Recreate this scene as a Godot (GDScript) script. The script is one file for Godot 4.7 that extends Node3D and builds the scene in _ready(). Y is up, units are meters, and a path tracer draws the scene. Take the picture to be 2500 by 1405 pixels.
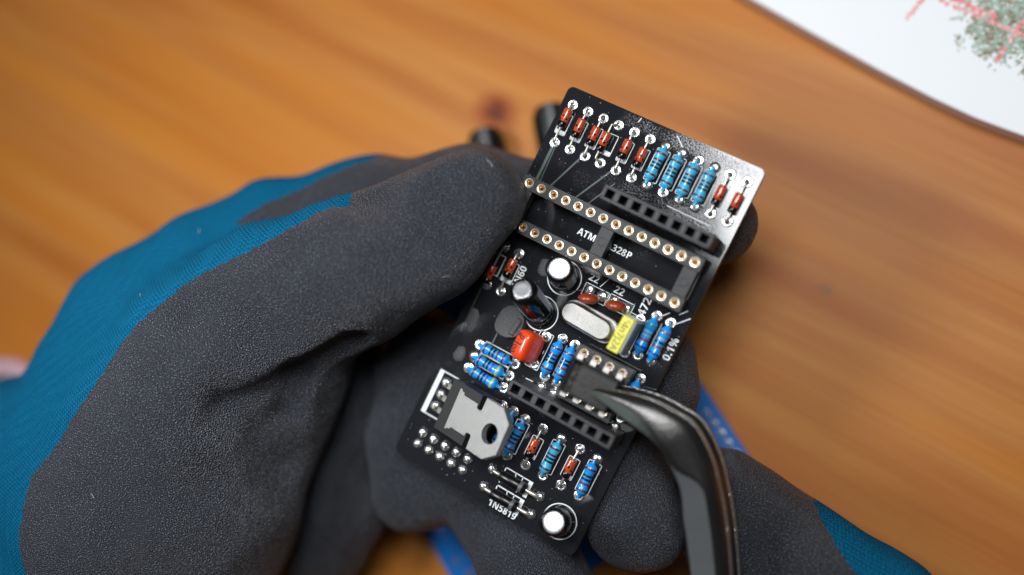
extends Node3D
# A workbench close-up. Lengths in the code are millimetres; every mesh is written in metres.
# World: y up, table top at y = 0; the black board lies level, held 40 mm above the table.

const MM := 0.001
const BOARD_AT := Vector3(-53.8, 40, -31.5)
const BOARD_YAW := -0.47588
const CAM_HEIGHT := 217.814

var rng := RandomNumberGenerator.new()
var M := {}
var cache := {}


# ---------------------------------------------------------------- mesh helpers
class Shape:
	var v := PackedVector3Array()
	var n := PackedVector3Array()
	var t := PackedVector2Array()

	func tri(a: Vector3, b: Vector3, c: Vector3, na := Vector3.ZERO, nb := Vector3.ZERO, nc := Vector3.ZERO, ta := Vector2.ZERO, tb := Vector2.ZERO, tc := Vector2.ZERO) -> void:
		var f := (b - a).cross(c - a)
		if f.length_squared() < 1e-14:
			return
		if na == Vector3.ZERO:
			na = -f.normalized()
			nb = na
			nc = na
		if f.dot(na + nb + nc) > 0.0:
			v.append_array([a, c, b])
			n.append_array([na, nc, nb])
			t.append_array([ta, tc, tb])
		else:
			v.append_array([a, b, c])
			n.append_array([na, nb, nc])
			t.append_array([ta, tb, tc])

	func face(a: Vector3, b: Vector3, c: Vector3, out: Vector3) -> void:
		tri(a, b, c, out, out, out)

	func quad(a: Vector3, b: Vector3, c: Vector3, d: Vector3, out: Vector3) -> void:
		face(a, b, c, out)
		face(a, c, d, out)

	# a box with chamfered edges, in the frame x
	func box(size: Vector3, x := Transform3D(), ch := 0.0) -> void:
		var h := size * 0.5
		ch = minf(ch, minf(h.x, minf(h.y, h.z)) * 0.95)
		for axis in 3:
			for s: float in [-1.0, 1.0]:
				var o := Vector3.ZERO
				o[axis] = s
				var p := (axis + 1) % 3
				var q := (axis + 2) % 3
				var c := []
				for k: Array in [[-1, -1], [1, -1], [1, 1], [-1, 1]]:
					var w := Vector3.ZERO
					w[axis] = s * h[axis]
					w[p] = k[0] * (h[p] - ch)
					w[q] = k[1] * (h[q] - ch)
					c.append(x * w)
				quad(c[0], c[1], c[2], c[3], (x.basis * o).normalized())
		if ch <= 0.0:
			return
		for axis in 3:
			var p := (axis + 1) % 3
			var q := (axis + 2) % 3
			for sp: float in [-1.0, 1.0]:
				for sq: float in [-1.0, 1.0]:
					var c := []
					for e: Array in [[-1.0, 0], [1.0, 0], [1.0, 1], [-1.0, 1]]:
						var w := Vector3.ZERO
						w[axis] = e[0] * (h[axis] - ch)
						w[p] = sp * (h[p] - (0.0 if e[1] == 0 else ch))
						w[q] = sq * (h[q] - (ch if e[1] == 0 else 0.0))
						c.append(x * w)
					var o := Vector3.ZERO
					o[p] = sp
					o[q] = sq
					quad(c[0], c[1], c[2], c[3], (x.basis * o).normalized())
		for sx: float in [-1.0, 1.0]:
			for sy: float in [-1.0, 1.0]:
				for sz: float in [-1.0, 1.0]:
					var s := Vector3(sx, sy, sz)
					face(x * (s * Vector3(h.x, h.y - ch, h.z - ch)), x * (s * Vector3(h.x - ch, h.y, h.z - ch)), x * (s * Vector3(h.x - ch, h.y - ch, h.z)), (x.basis * s).normalized())

	# profile: x = radius, y = place along the axis (local y); corners sharper than 50 degrees stay sharp
	func lathe(profile: Array, seg := 20, x := Transform3D(), squash := Vector2.ONE) -> void:
		var m := profile.size()
		var sn := []
		for i in m - 1:
			var d: Vector2 = profile[i + 1] - profile[i]
			sn.append(Vector2(d.y, -d.x).normalized())
		for i in m - 1:
			var n0: Vector2 = sn[i]
			var n1: Vector2 = sn[i]
			if i > 0 and n0.dot(sn[i - 1]) > 0.64:
				n0 = (n0 + sn[i - 1]).normalized()
			if i < m - 2 and n1.dot(sn[i + 1]) > 0.64:
				n1 = (n1 + sn[i + 1]).normalized()
			var a: Vector2 = profile[i]
			var b: Vector2 = profile[i + 1]
			for k in seg:
				var c0 := Vector2.from_angle(TAU * k / seg)
				var c1 := Vector2.from_angle(TAU * (k + 1) / seg)
				var p := func(r: Vector2, c: Vector2) -> Vector3: return x * Vector3(r.x * c.x * squash.x, r.y, r.x * c.y * squash.y)
				var q := func(r: Vector2, c: Vector2) -> Vector3: return (x.basis * Vector3(r.x * c.x / squash.x, r.y, r.x * c.y / squash.y)).normalized()
				var u0 := float(k) / seg
				var u1 := float(k + 1) / seg
				tri(p.call(a, c0), p.call(b, c0), p.call(b, c1), q.call(n0, c0), q.call(n1, c0), q.call(n1, c1), Vector2(u0, a.y), Vector2(u0, b.y), Vector2(u1, b.y))
				tri(p.call(a, c0), p.call(b, c1), p.call(a, c1), q.call(n0, c0), q.call(n1, c1), q.call(n0, c1), Vector2(u0, a.y), Vector2(u1, b.y), Vector2(u1, a.y))

	# a round bar along points with a radius at each
	func tube(path: Array, radii: Array, seg := 10) -> void:
		var rings := []
		var side := Vector3.ZERO
		for i in path.size():
			var d: Vector3 = (path[mini(i + 1, path.size() - 1)] - path[maxi(i - 1, 0)]).normalized()
			if side == Vector3.ZERO:
				side = d.cross(Vector3.UP if absf(d.y) < 0.9 else Vector3.RIGHT).normalized()
			side = (side - d * side.dot(d)).normalized()
			var up := side.cross(d)
			var ring := []
			for k in seg:
				var a := TAU * k / seg
				ring.append(side * cos(a) + up * sin(a))
			rings.append(ring)
		for i in path.size() - 1:
			for k in seg:
				var j := (k + 1) % seg
				var r0: float = radii[mini(i, radii.size() - 1)]
				var r1: float = radii[mini(i + 1, radii.size() - 1)]
				var a: Vector3 = path[i] + rings[i][k] * r0
				var b: Vector3 = path[i + 1] + rings[i + 1][k] * r1
				var c: Vector3 = path[i + 1] + rings[i + 1][j] * r1
				var e: Vector3 = path[i] + rings[i][j] * r0
				tri(a, b, c, rings[i][k], rings[i + 1][k], rings[i + 1][j])
				tri(a, c, e, rings[i][k], rings[i + 1][j], rings[i][j])
		for end in [0, path.size() - 1]:
			var o: Vector3 = (path[0] - path[1]).normalized() if end == 0 else (path[end] - path[end - 1]).normalized()
			var r: float = radii[mini(end, radii.size() - 1)]
			for k in seg:
				face(path[end] + o * r * 0.3, path[end] + rings[end][k] * r, path[end] + rings[end][(k + 1) % seg] * r, (o + rings[end][k] * 0.5).normalized())

	# an upright slab on a plan (x, z), with a small bevel round its top
	func prism(plan: PackedVector2Array, y0: float, y1: float, x := Transform3D(), bevel := 0.0, smooth := false, hole := PackedVector2Array()) -> void:
		var m := plan.size()
		var inner := plan
		if bevel > 0.0:
			inner = PackedVector2Array()
			for i in m:
				var d0 := (plan[i] - plan[(i + m - 1) % m]).normalized()
				var d1 := (plan[(i + 1) % m] - plan[i]).normalized()
				var s := 1.0 if not Geometry2D.is_polygon_clockwise(plan) else -1.0
				var o := (Vector2(-d0.y, d0.x) + Vector2(-d1.y, d1.x)).normalized() * s
				inner.append(plan[i] + o * bevel / maxf(0.4, absf(o.dot(Vector2(-d1.y, d1.x)))))
		var caps := inner
		if hole.size():
			caps = _bridged(inner, hole)
		var ids := Geometry2D.triangulate_polygon(caps)
		var up := x.basis.y.normalized()
		for i in range(0, ids.size(), 3):
			var a: Vector2 = caps[ids[i]]
			var b: Vector2 = caps[ids[i + 1]]
			var c: Vector2 = caps[ids[i + 2]]
			tri(x * Vector3(a.x, y1, a.y), x * Vector3(b.x, y1, b.y), x * Vector3(c.x, y1, c.y), up, up, up, a, b, c)
			tri(x * Vector3(a.x, y0, a.y), x * Vector3(b.x, y0, b.y), x * Vector3(c.x, y0, c.y), -up, -up, -up, a, b, c)
		_wall(plan, inner, y0, y1 - bevel, y1, x, smooth, Geometry2D.is_polygon_clockwise(plan))
		if hole.size():
			_wall(hole, hole, y0, y1, y1, x, true, not Geometry2D.is_polygon_clockwise(hole))

	func _wall(plan: PackedVector2Array, inner: PackedVector2Array, y0: float, ym: float, y1: float, x: Transform3D, smooth: bool, clockwise: bool) -> void:
		var m := plan.size()
		var s := 1.0 if not clockwise else -1.0
		var out := []
		for i in m:
			var d := plan[(i + 1) % m] - plan[i]
			out.append(Vector2(d.y, -d.x).normalized() * s)
		for i in m:
			var j := (i + 1) % m
			var na: Vector2 = out[i]
			var nb: Vector2 = out[i]
			if smooth:
				if na.dot(out[(i + m - 1) % m]) > 0.5:
					na = (na + out[(i + m - 1) % m]).normalized()
				if nb.dot(out[j]) > 0.5:
					nb = (nb + out[j]).normalized()
			var va := x.basis * Vector3(na.x, 0, na.y)
			var vb := x.basis * Vector3(nb.x, 0, nb.y)
			va = va.normalized()
			vb = vb.normalized()
			var a := x * Vector3(plan[i].x, y0, plan[i].y)
			var b := x * Vector3(plan[j].x, y0, plan[j].y)
			var c := x * Vector3(plan[j].x, ym, plan[j].y)
			var d := x * Vector3(plan[i].x, ym, plan[i].y)
			tri(a, b, c, va, vb, vb, plan[i], plan[j], plan[j])
			tri(a, c, d, va, vb, va, plan[i], plan[j], plan[i])
			if y1 > ym:
				var e := x * Vector3(inner[j].x, y1, inner[j].y)
				var f := x * Vector3(inner[i].x, y1, inner[i].y)
				var up := x.basis.y.normalized()
				tri(d, c, e, (va + up).normalized(), (vb + up).normalized(), (vb + up).normalized())
				tri(d, e, f, (va + up).normalized(), (vb + up).normalized(), (va + up).normalized())

	func _bridged(outer: PackedVector2Array, hole: PackedVector2Array) -> PackedVector2Array:
		var o := outer.duplicate()
		var h := hole.duplicate()
		if Geometry2D.is_polygon_clockwise(o) == Geometry2D.is_polygon_clockwise(h):
			h.reverse()
		var best := [0, 0, INF]
		for i in o.size():
			for k in h.size():
				var d := o[i].distance_squared_to(h[k])
				if d < best[2]:
					best = [i, k, d]
		var made := PackedVector2Array()
		for i in best[0] + 1:
			made.append(o[i])
		for k in h.size() + 1:
			made.append(h[(best[1] + k) % h.size()] + (Vector2(1e-4, 1e-4) if k == h.size() else Vector2.ZERO))
		made.append(o[best[0]] + Vector2(1e-4, 1e-4))
		for i in range(best[0] + 1, o.size()):
			made.append(o[i])
		return made

	func ball(centre: Vector3, r: Vector3, seg := 16, rows := 10) -> void:
		for i in rows:
			for k in seg:
				var c := []
				for e: Array in [[i, k], [i + 1, k], [i + 1, k + 1], [i, k + 1]]:
					var a: float = PI * e[0] / rows
					var b: float = TAU * e[1] / seg
					c.append(Vector3(sin(a) * cos(b), cos(a), sin(a) * sin(b)))
				tri(centre + c[0] * r, centre + c[1] * r, centre + c[2] * r, (c[0] / r).normalized(), (c[1] / r).normalized(), (c[2] / r).normalized())
				tri(centre + c[0] * r, centre + c[2] * r, centre + c[3] * r, (c[0] / r).normalized(), (c[2] / r).normalized(), (c[3] / r).normalized())

	func into(mesh: ArrayMesh, m: Material) -> ArrayMesh:
		if v.is_empty():
			return mesh
		var arrays := []
		arrays.resize(Mesh.ARRAY_MAX)
		var scaled := PackedVector3Array()
		scaled.resize(v.size())
		for i in v.size():
			scaled[i] = v[i] * 0.001
		arrays[Mesh.ARRAY_VERTEX] = scaled
		arrays[Mesh.ARRAY_NORMAL] = n
		arrays[Mesh.ARRAY_TEX_UV] = t
		mesh.add_surface_from_arrays(Mesh.PRIMITIVE_TRIANGLES, arrays)
		mesh.surface_set_material(mesh.get_surface_count() - 1, m)
		return mesh

	func mesh(m: Material) -> ArrayMesh:
		return into(ArrayMesh.new(), m)


func numbered(called: String, parent: Node) -> String:
	if not parent.has_node(called):
		return called
	var k := 1
	while parent.has_node("%s_%03d" % [called, k]):
		k += 1
	return "%s_%03d" % [called, k]


func put(called: String, mesh: Mesh, parent: Node = self, x := Transform3D()) -> MeshInstance3D:
	var o := MeshInstance3D.new()
	o.name = numbered(called, parent)
	o.mesh = mesh
	x.origin *= MM
	o.transform = x
	parent.add_child(o, true)
	return o


func base(called: String, at := Vector3.ZERO) -> Node3D:
	var o := Node3D.new()
	o.name = numbered(called, self)
	o.position = at * MM
	add_child(o, true)
	return o


func tag(o: Node, label: String, category: String, kind := "") -> void:
	o.set_meta("label", label)
	o.set_meta("category", category)
	if kind:
		o.set_meta("kind", kind)


func up(v3: Vector3, along := 0.0) -> Transform3D:   # a frame at v3 turned about y
	return Transform3D(Basis(Vector3.UP, along), v3)


func lying(dir: float) -> Basis:   # local y laid level, pointing along the angle dir in the x-z plane
	return Basis(Vector3(0, 1, 0), Vector3(cos(dir), 0, sin(dir)), Vector3(0, 1, 0).cross(Vector3(cos(dir), 0, sin(dir))))


func at(p: Vector2, h := 0.0) -> Vector3:   # board plan and height above the board's face
	return Vector3(p.x, h, p.y)


# ---------------------------------------------------------------- materials
func mat(called: String, color: Color, rough: float, metal := 0.0) -> StandardMaterial3D:
	var m := StandardMaterial3D.new()
	m.resource_name = called
	m.albedo_color = color
	m.roughness = rough
	m.metallic = metal
	M[called] = m
	return m


func noise(freq: float, kind := FastNoiseLite.TYPE_SIMPLEX_SMOOTH, octaves := 3, seed_ := 1) -> FastNoiseLite:
	var f := FastNoiseLite.new()
	f.noise_type = kind
	f.frequency = freq
	f.seed = seed_
	f.fractal_octaves = octaves
	if octaves < 2:
		f.fractal_type = FastNoiseLite.FRACTAL_NONE
	return f


func noise_map(f: FastNoiseLite, size := 512, ramp: Gradient = null) -> NoiseTexture2D:
	var t := NoiseTexture2D.new()
	t.width = size
	t.height = size
	t.seamless = true
	t.noise = f
	if ramp:
		t.color_ramp = ramp
	return t


func ramp(stops: Array) -> Gradient:
	var g := Gradient.new()
	var offsets := PackedFloat32Array()
	var colors := PackedColorArray()
	for s: Array in stops:
		offsets.append(s[0])
		colors.append(s[1])
	g.offsets = offsets
	g.colors = colors
	return g


func grey(x: float) -> Color:
	return Color(x, x, x)


func relief(m: StandardMaterial3D, t: Texture2D, mm: float, per_mm := 0.0) -> void:
	m.heightmap_enabled = true
	m.heightmap_texture = t
	m.heightmap_scale = mm * 0.1
	if per_mm > 0.0:
		m.uv1_triplanar = true
		m.uv1_scale = Vector3.ONE * per_mm * 1000.0


func make_materials() -> void:
	# glove: foamed rubber coating
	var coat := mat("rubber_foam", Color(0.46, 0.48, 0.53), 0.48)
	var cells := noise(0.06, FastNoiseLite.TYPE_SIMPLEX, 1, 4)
	relief(coat, noise_map(cells, 1024), 0.55, 1.0 / 21.0)
	coat.metallic_specular = 0.5
	coat.uv1_triplanar_sharpness = 6.0
	coat.albedo_texture = noise_map(cells, 1024, ramp([[0.1, grey(0.34)], [0.5, grey(0.45)], [0.7, grey(0.54)], [0.8, grey(0.68)], [0.92, grey(0.95)]]))  # pale specks paint the glint of foam cells catching light into the colour
	coat.detail_enabled = true      # scuffs and rubbed places
	coat.detail_albedo = noise_map(noise(0.02, FastNoiseLite.TYPE_SIMPLEX_SMOOTH, 5, 14), 512, ramp([[0.3, grey(0.93)], [0.75, grey(1.0)]]))
	coat.detail_blend_mode = BaseMaterial3D.BLEND_MODE_MUL
	coat.detail_uv_layer = BaseMaterial3D.DETAIL_UV_2
	coat.uv2_triplanar = true
	coat.uv2_scale = Vector3.ONE * 14.0
	coat.rim_enabled = true
	coat.rim = 0.12
	coat.rim_tint = 0.5
	# glove: blue knit
	var knit := mat("blue_knit", Color(1, 1, 1), 0.85)
	var kt := Image.create(512, 512, false, Image.FORMAT_RGB8)
	var kh := Image.create(512, 512, false, Image.FORMAT_RGB8)
	var fz := noise(0.09, FastNoiseLite.TYPE_SIMPLEX, 2, 31)
	for y in 512:
		for x in 512:
			var row := y / 32.0
			var col := x / 32.0 + 0.5 * (int(floor(row)) % 2)
			var fy: float = row - floor(row) - 0.5
			var fx: float = col - floor(col) - 0.5
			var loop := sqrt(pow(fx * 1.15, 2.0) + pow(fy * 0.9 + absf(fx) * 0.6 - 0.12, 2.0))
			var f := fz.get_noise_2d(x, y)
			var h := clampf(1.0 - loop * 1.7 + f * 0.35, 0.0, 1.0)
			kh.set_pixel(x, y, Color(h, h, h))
			kt.set_pixel(x, y, Color(0.03 + 0.04 * h, 0.26 + 0.22 * h + 0.07 * f, 0.38 + 0.25 * h + 0.08 * f))  # gaps between stitches darkened in the colour, painting in their shade
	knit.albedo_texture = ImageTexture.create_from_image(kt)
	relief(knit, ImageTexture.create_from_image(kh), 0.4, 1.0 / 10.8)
	knit.metallic_specular = 0.15
	mat("lint", Color(0.75, 0.75, 0.75), 0.7)

	# board
	var film := board_film()
	var mask := mat("black_solder_mask", Color(0.115, 0.12, 0.135), 1.0)
	mask.roughness_texture = film[0]
	mask.heightmap_enabled = true
	mask.heightmap_texture = film[1]
	mask.heightmap_scale = 0.0012
	mask.metallic_specular = 0.6
	mat("board_edge", Color(0.30, 0.28, 0.24), 0.6)
	mat("silk_white", Color(0.88, 0.9, 0.9), 0.55)
	mat("trace_sheen", Color(0.29, 0.34, 0.32), 0.3)
	mat("socket_black", Color(0.15, 0.15, 0.155), 0.5)
	relief(M.socket_black, noise_map(noise(0.06), 256), 0.04, 1.0 / 6.0)
	mat("header_black", Color(0.2, 0.2, 0.21), 0.48)
	relief(M.header_black, noise_map(noise(0.06), 256), 0.05, 1.0 / 6.0)
	mat("cavity_black", Color(0.03, 0.03, 0.03), 0.8)
	var tin := mat("solder", Color(0.86, 0.86, 0.85), 0.23, 0.95)
	relief(tin, noise_map(noise(0.02, FastNoiseLite.TYPE_SIMPLEX_SMOOTH, 2, 8), 256), 0.018, 1.0 / 3.0)
	var wire := mat("tinned_wire", Color(0.80, 0.78, 0.74), 0.28, 0.75)
	wire.metallic_specular = 0.5
	mat("contact_tin", Color(0.92, 0.86, 0.76), 0.26, 0.75)
	mat("contact_gold", Color(0.80, 0.66, 0.46), 0.3, 0.8)
	mat("pin_plating", Color(0.88, 0.86, 0.84), 0.35, 0.3)
	for row: Array in [["blue_lacquer_pale", Color(0.25, 0.69, 0.86)], ["blue_lacquer", Color(0.10, 0.57, 0.88)], ["band_brown", Color(0.30, 0.09, 0.08)], ["band_black", Color(0.035, 0.03, 0.045)], ["band_red", Color(0.42, 0.08, 0.17)], ["band_violet", Color(0.32, 0.25, 0.75)], ["band_yellow", Color(0.72, 0.75, 0.12)], ["band_green", Color(0.10, 0.55, 0.35)], ["band_grey", Color(0.52, 0.66, 0.74)], ["band_blue", Color(0.06, 0.16, 0.62)], ["band_rust", Color(0.50, 0.20, 0.14)], ["red_dip", Color(0.90, 0.27, 0.07)], ["ceramic_brown", Color(0.60, 0.22, 0.11)]]:
		var m := mat(row[0], row[1], 0.34)
		m.clearcoat_enabled = true
		m.clearcoat = 0.8
		m.clearcoat_roughness = 0.08
	var glass := mat("diode_glass", Color(0.72, 0.27, 0.13), 0.15)
	glass.clearcoat_enabled = true
	glass.clearcoat = 1.0
	glass.clearcoat_roughness = 0.04
	mat("diode_paint", Color(0.03, 0.025, 0.025), 0.2)
	mat("diode_mark", Color(0.10, 0.03, 0.025), 0.2)
	mat("sleeve_black", Color(0.045, 0.047, 0.055), 0.16)
	mat("sleeve_print", Color(0.62, 0.66, 0.72), 0.35)
	var lid := mat("brushed_lid", Color(0.83, 0.84, 0.85), 0.34, 1.0)
	relief(lid, noise_map(noise(0.05), 256), 0.02, 1.0 / 5.0)
	var can := mat("nickel_can", Color(0.62, 0.615, 0.60), 0.36, 1.0)
	relief(can, noise_map(noise(0.08), 256), 0.02, 1.0 / 5.0)
	mat("can_engraving", Color(0.80, 0.79, 0.77), 0.75, 0.1)
	mat("film_yellow", Color(0.87, 0.85, 0.34), 0.45)
	var resin := mat("resin_grey", Color(0.62, 0.64, 0.6), 0.35)
	resin.clearcoat_enabled = true
	mat("print_ink", Color(0.10, 0.09, 0.06), 0.6)
	mat("print_ink_red", Color(0.22, 0.04, 0.03), 0.5)
	mat("moulded_black", Color(0.12, 0.12, 0.125), 0.55)
	relief(M.moulded_black, noise_map(noise(0.1), 256), 0.03, 1.0 / 4.0)
	var tab := mat("tinned_tab", Color(0.78, 0.78, 0.76), 0.38, 0.65)
	relief(tab, noise_map(noise(0.09, FastNoiseLite.TYPE_SIMPLEX_SMOOTH, 4), 512), 0.05, 1.0 / 6.0)
	tab.albedo_texture = noise_map(noise(0.08, FastNoiseLite.TYPE_SIMPLEX, 3, 44), 512, ramp([[0.15, grey(0.62)], [0.5, grey(0.86)], [0.62, grey(0.9)], [0.85, grey(1.0)]]))
	mat("rectifier_black", Color(0.05, 0.05, 0.052), 0.3)
	mat("rectifier_band", Color(0.34, 0.34, 0.36), 0.4)
	mat("residue", Color(0.40, 0.405, 0.41), 0.6)
	M.residue.albedo_texture = noise_map(noise(0.03, FastNoiseLite.TYPE_SIMPLEX, 5, 71), 512, ramp([[0.25, grey(0.45)], [0.5, grey(0.7)], [0.65, grey(0.8)], [0.75, grey(1.0)]]))
	relief(M.residue, noise_map(noise(0.04, FastNoiseLite.TYPE_SIMPLEX_SMOOTH, 4), 256), 0.12, 1.0 / 4.0)
	mat("chip_black", Color(0.13, 0.127, 0.125), 0.45)
	mat("chip_mark", Color(0.25, 0.21, 0.17), 0.6)

	# pliers
	var steel := mat("forged_steel", Color(0.36, 0.355, 0.35), 0.33, 0.95)
	relief(steel, noise_map(noise(0.03, FastNoiseLite.TYPE_SIMPLEX_SMOOTH, 4), 512), 0.05, 1.0 / 9.0)
	var ground := mat("ground_steel", Color(0.40, 0.415, 0.42), 0.45, 0.5)
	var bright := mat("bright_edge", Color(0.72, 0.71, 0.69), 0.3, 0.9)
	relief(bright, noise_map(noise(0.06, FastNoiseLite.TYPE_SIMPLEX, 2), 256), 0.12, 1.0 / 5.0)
	var worn := mat("worn_steel", Color(0.33, 0.36, 0.34), 0.5, 0.5)
	relief(worn, noise_map(noise(0.05, FastNoiseLite.TYPE_SIMPLEX_SMOOTH, 4), 512), 0.04, 1.0 / 9.0)
	relief(ground, noise_map(noise(0.05, FastNoiseLite.TYPE_SIMPLEX_SMOOTH, 4), 512), 0.02, 1.0 / 9.0)

	# bench
	mat("black_grip", Color(0.06, 0.06, 0.06), 0.3)
	mat("blue_solder_mask", Color(0.0, 0.38, 0.68), 0.35)
	mat("pink_cloth", Color(0.75, 0.62, 0.66), 0.9)
	var wood := mat("varnished_pine", Color(1, 1, 1), 0.46)
	wood.albedo_texture = wood_picture()
	wood.metallic_specular = 0.32
	mat("paper_edge", Color(0.86, 0.77, 0.74), 0.8)
	var sheet := mat("printed_paper", Color(1, 1, 1), 0.6)
	sheet.albedo_texture = paper_picture()


# gloss and relief of the flux film on the board: [roughness, height], 8 px per mm over 40 x 76 mm
func board_film() -> Array:
	var w := 400
	var h := 760
	var r := Image.create(w, h, false, Image.FORMAT_RGB8)
	var b := Image.create(w, h, false, Image.FORMAT_RGB8)
	var speck := noise(0.22, FastNoiseLite.TYPE_SIMPLEX, 2, 3)
	var fine := noise(0.5, FastNoiseLite.TYPE_SIMPLEX, 2, 5)
	var broad := noise(0.012, FastNoiseLite.TYPE_SIMPLEX_SMOOTH, 3, 7)
	var spots := [Vector3(2.4, -5.8, 1.0), Vector3(7.1, -5.0, 1.8), Vector3(10.1, -3.0, 0.9), Vector3(7.7, 3.9, 1.0), Vector3(3.2, 3.5, 0.7)]
	for y in h:
		for x in w:
			var u := x * 0.1 - 3.2
			var v := y * 0.1 - 19.8
			var n := broad.get_noise_2d(x, y)
			# spatter of flux: along the far edge, round the upper header, by the right edge
			var s := 0.0
			s = maxf(s, (1.0 - smoothstep(0.6, 1.9, absf(v + 17.9))) * smoothstep(6.0, 15.0, u))
			s = maxf(s, (1.0 - smoothstep(0.8, 2.6, absf(v + 6.6))) * smoothstep(8.0, 13.0, u) * (1.0 - smoothstep(30.0, 34.0, u)))
			s = maxf(s, (1.0 - smoothstep(0.5, 1.8, absf(u - 35.0))) * smoothstep(12.0, 15.0, v) * (1.0 - smoothstep(19.0, 22.0, v)))
			s = clampf(s + n * 0.8 - 0.15, 0.0, 1.0)
			for c: Vector3 in spots:
				s = maxf(s, 0.6 * (1.0 - smoothstep(c.z - 0.15, c.z + 0.1, Vector2(u, v).distance_to(Vector2(c.x, c.y)) + n * 0.5)))
			var sp := speck.get_noise_2d(x, y)
			var f := fine.get_noise_2d(x, y)
			var rough := 0.075 + 0.03 * n + 0.01 * f + s * (0.07 + 0.25 * sp)
			var height := 0.5 + 0.06 * n + s * (0.45 * sp + 0.12 * f)
			r.set_pixel(x, y, grey(clampf(rough, 0.05, 0.6)))
			b.set_pixel(x, y, grey(clampf(height, 0.0, 1.0)))
	return [ImageTexture.create_from_image(r), ImageTexture.create_from_image(b)]


# varnished pine: along the grain in x (0.42 m), across in y (0.30 m)
func wood_picture() -> Texture2D:
	var w := 1024
	var h := 1024
	var im := Image.create(w, h, false, Image.FORMAT_RGB8)
	var streak := noise(1.0, FastNoiseLite.TYPE_SIMPLEX_SMOOTH, 4, 12)
	var band := noise(1.0, FastNoiseLite.TYPE_SIMPLEX_SMOOTH, 2, 21)
	var pore := noise(1.0, FastNoiseLite.TYPE_SIMPLEX_SMOOTH, 2, 33)
	for y in h:
		for x in w:
			var l := x / float(w) * 420.0
			var c := y / float(h) * 300.0
			var wave := 2.2 * band.get_noise_2d(l * 0.006, c * 0.02)
			var a := streak.get_noise_2d(l * 0.0045, (c + wave) * 0.11)
			var d := band.get_noise_2d(l * 0.004 + 90.0, (c + wave) * 0.045)
			var p := pore.get_noise_2d(l * 0.022, c * 0.85)
			var t := clampf(0.55 + 0.6 * a + 0.22 * p, 0.0, 1.0)
			var col := Color(0.655, 0.385, 0.165).lerp(Color(0.74, 0.505, 0.25), t)
			col = col.lerp(Color(0.56, 0.275, 0.09), clampf(d * 1.0 - 0.14, 0.0, 0.55))
			col = col.lerp(Color(0.73, 0.43, 0.12), clampf(-d * 1.1, 0.0, 0.45))
			# a knot
			var k := Vector2((l - KNOT.x) * 0.8, c - KNOT.y).length()
			col = col.lerp(Color(0.17, 0.06, 0.035), 0.78 * (1.0 - smoothstep(1.0, 3.0, k + p)))
			col = col.lerp(Color(0.47, 0.16, 0.04), 0.55 * (1.0 - smoothstep(2.0, 6.0, k)))
			var k2 := Vector2((l - KNOT_2.x) * 0.7, c - KNOT_2.y).length()
			col = col.lerp(Color(0.5, 0.38, 0.25), 0.6 * (1.0 - smoothstep(0.6, 1.6, k2)))
			im.set_pixel(x, y, col)
	return ImageTexture.create_from_image(im)


const GRAIN := 0.4974
const TABLE_CORNER := Vector2(-232, -215)     # where the wood picture starts, turned by GRAIN
const KNOT := Vector2(213.16, 64.64)
const KNOT_2 := Vector2(295.82, 67.7)


# print on the white sheet: rows of small coloured cells and red lines
func paper_picture() -> Texture2D:
	var w := 512
	var h := 512
	var im := Image.create(w, h, false, Image.FORMAT_RGB8)
	im.fill(Color(0.925, 0.935, 0.945))
	var patch := noise(0.018, FastNoiseLite.TYPE_SIMPLEX_SMOOTH, 3, 5)
	rng.seed = 77
	for j in range(0, h, 4):
		for i in range(0, w, 4):
			var p := patch.get_noise_2d(i, j)
			var e := Vector2((i - 300) / 125.0, (j - 195) / 100.0).length() + 0.4 * p
			if rng.randf() < 0.95 * (1.0 - smoothstep(0.7, 1.15, e)):
				var q := patch.get_noise_2d(i * 2.0 + 300.0, j * 2.0)
				var c := Color(0.36, 0.32, 0.20).lerp(Color(0.50, 0.62, 0.53), clampf(0.5 + 1.8 * q + rng.randf_range(-0.4, 0.4), 0.0, 1.0))
				im.fill_rect(Rect2i(i, j, 4, 4), c.lerp(Color(0.92, 0.93, 0.94), rng.randf() * 0.6))
	for s: Array in [[Vector2(110, 120), Vector2(380, 275), 6], [Vector2(150, 125), Vector2(240, 180), 9], [Vector2(239, 270), Vector2(310, 165), 8], [Vector2(66, 168), Vector2(105, 122), 7], [Vector2(290, 120), Vector2(330, 290), 5]]:
		var a: Vector2 = s[0]
		var b: Vector2 = s[1]
		var n := int(a.distance_to(b) / 3.0)
		for k in n:
			if rng.randf() < 0.7:
				var p := a.lerp(b, float(k) / n) + Vector2(rng.randf_range(-3, 3), rng.randf_range(-3, 3))
				im.fill_rect(Rect2i(int(p.x), int(p.y), s[2], s[2]), Color(0.88, 0.42, 0.42).lerp(Color(0.92, 0.82, 0.82), rng.randf() * 0.9))
	return ImageTexture.create_from_image(im)


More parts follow.
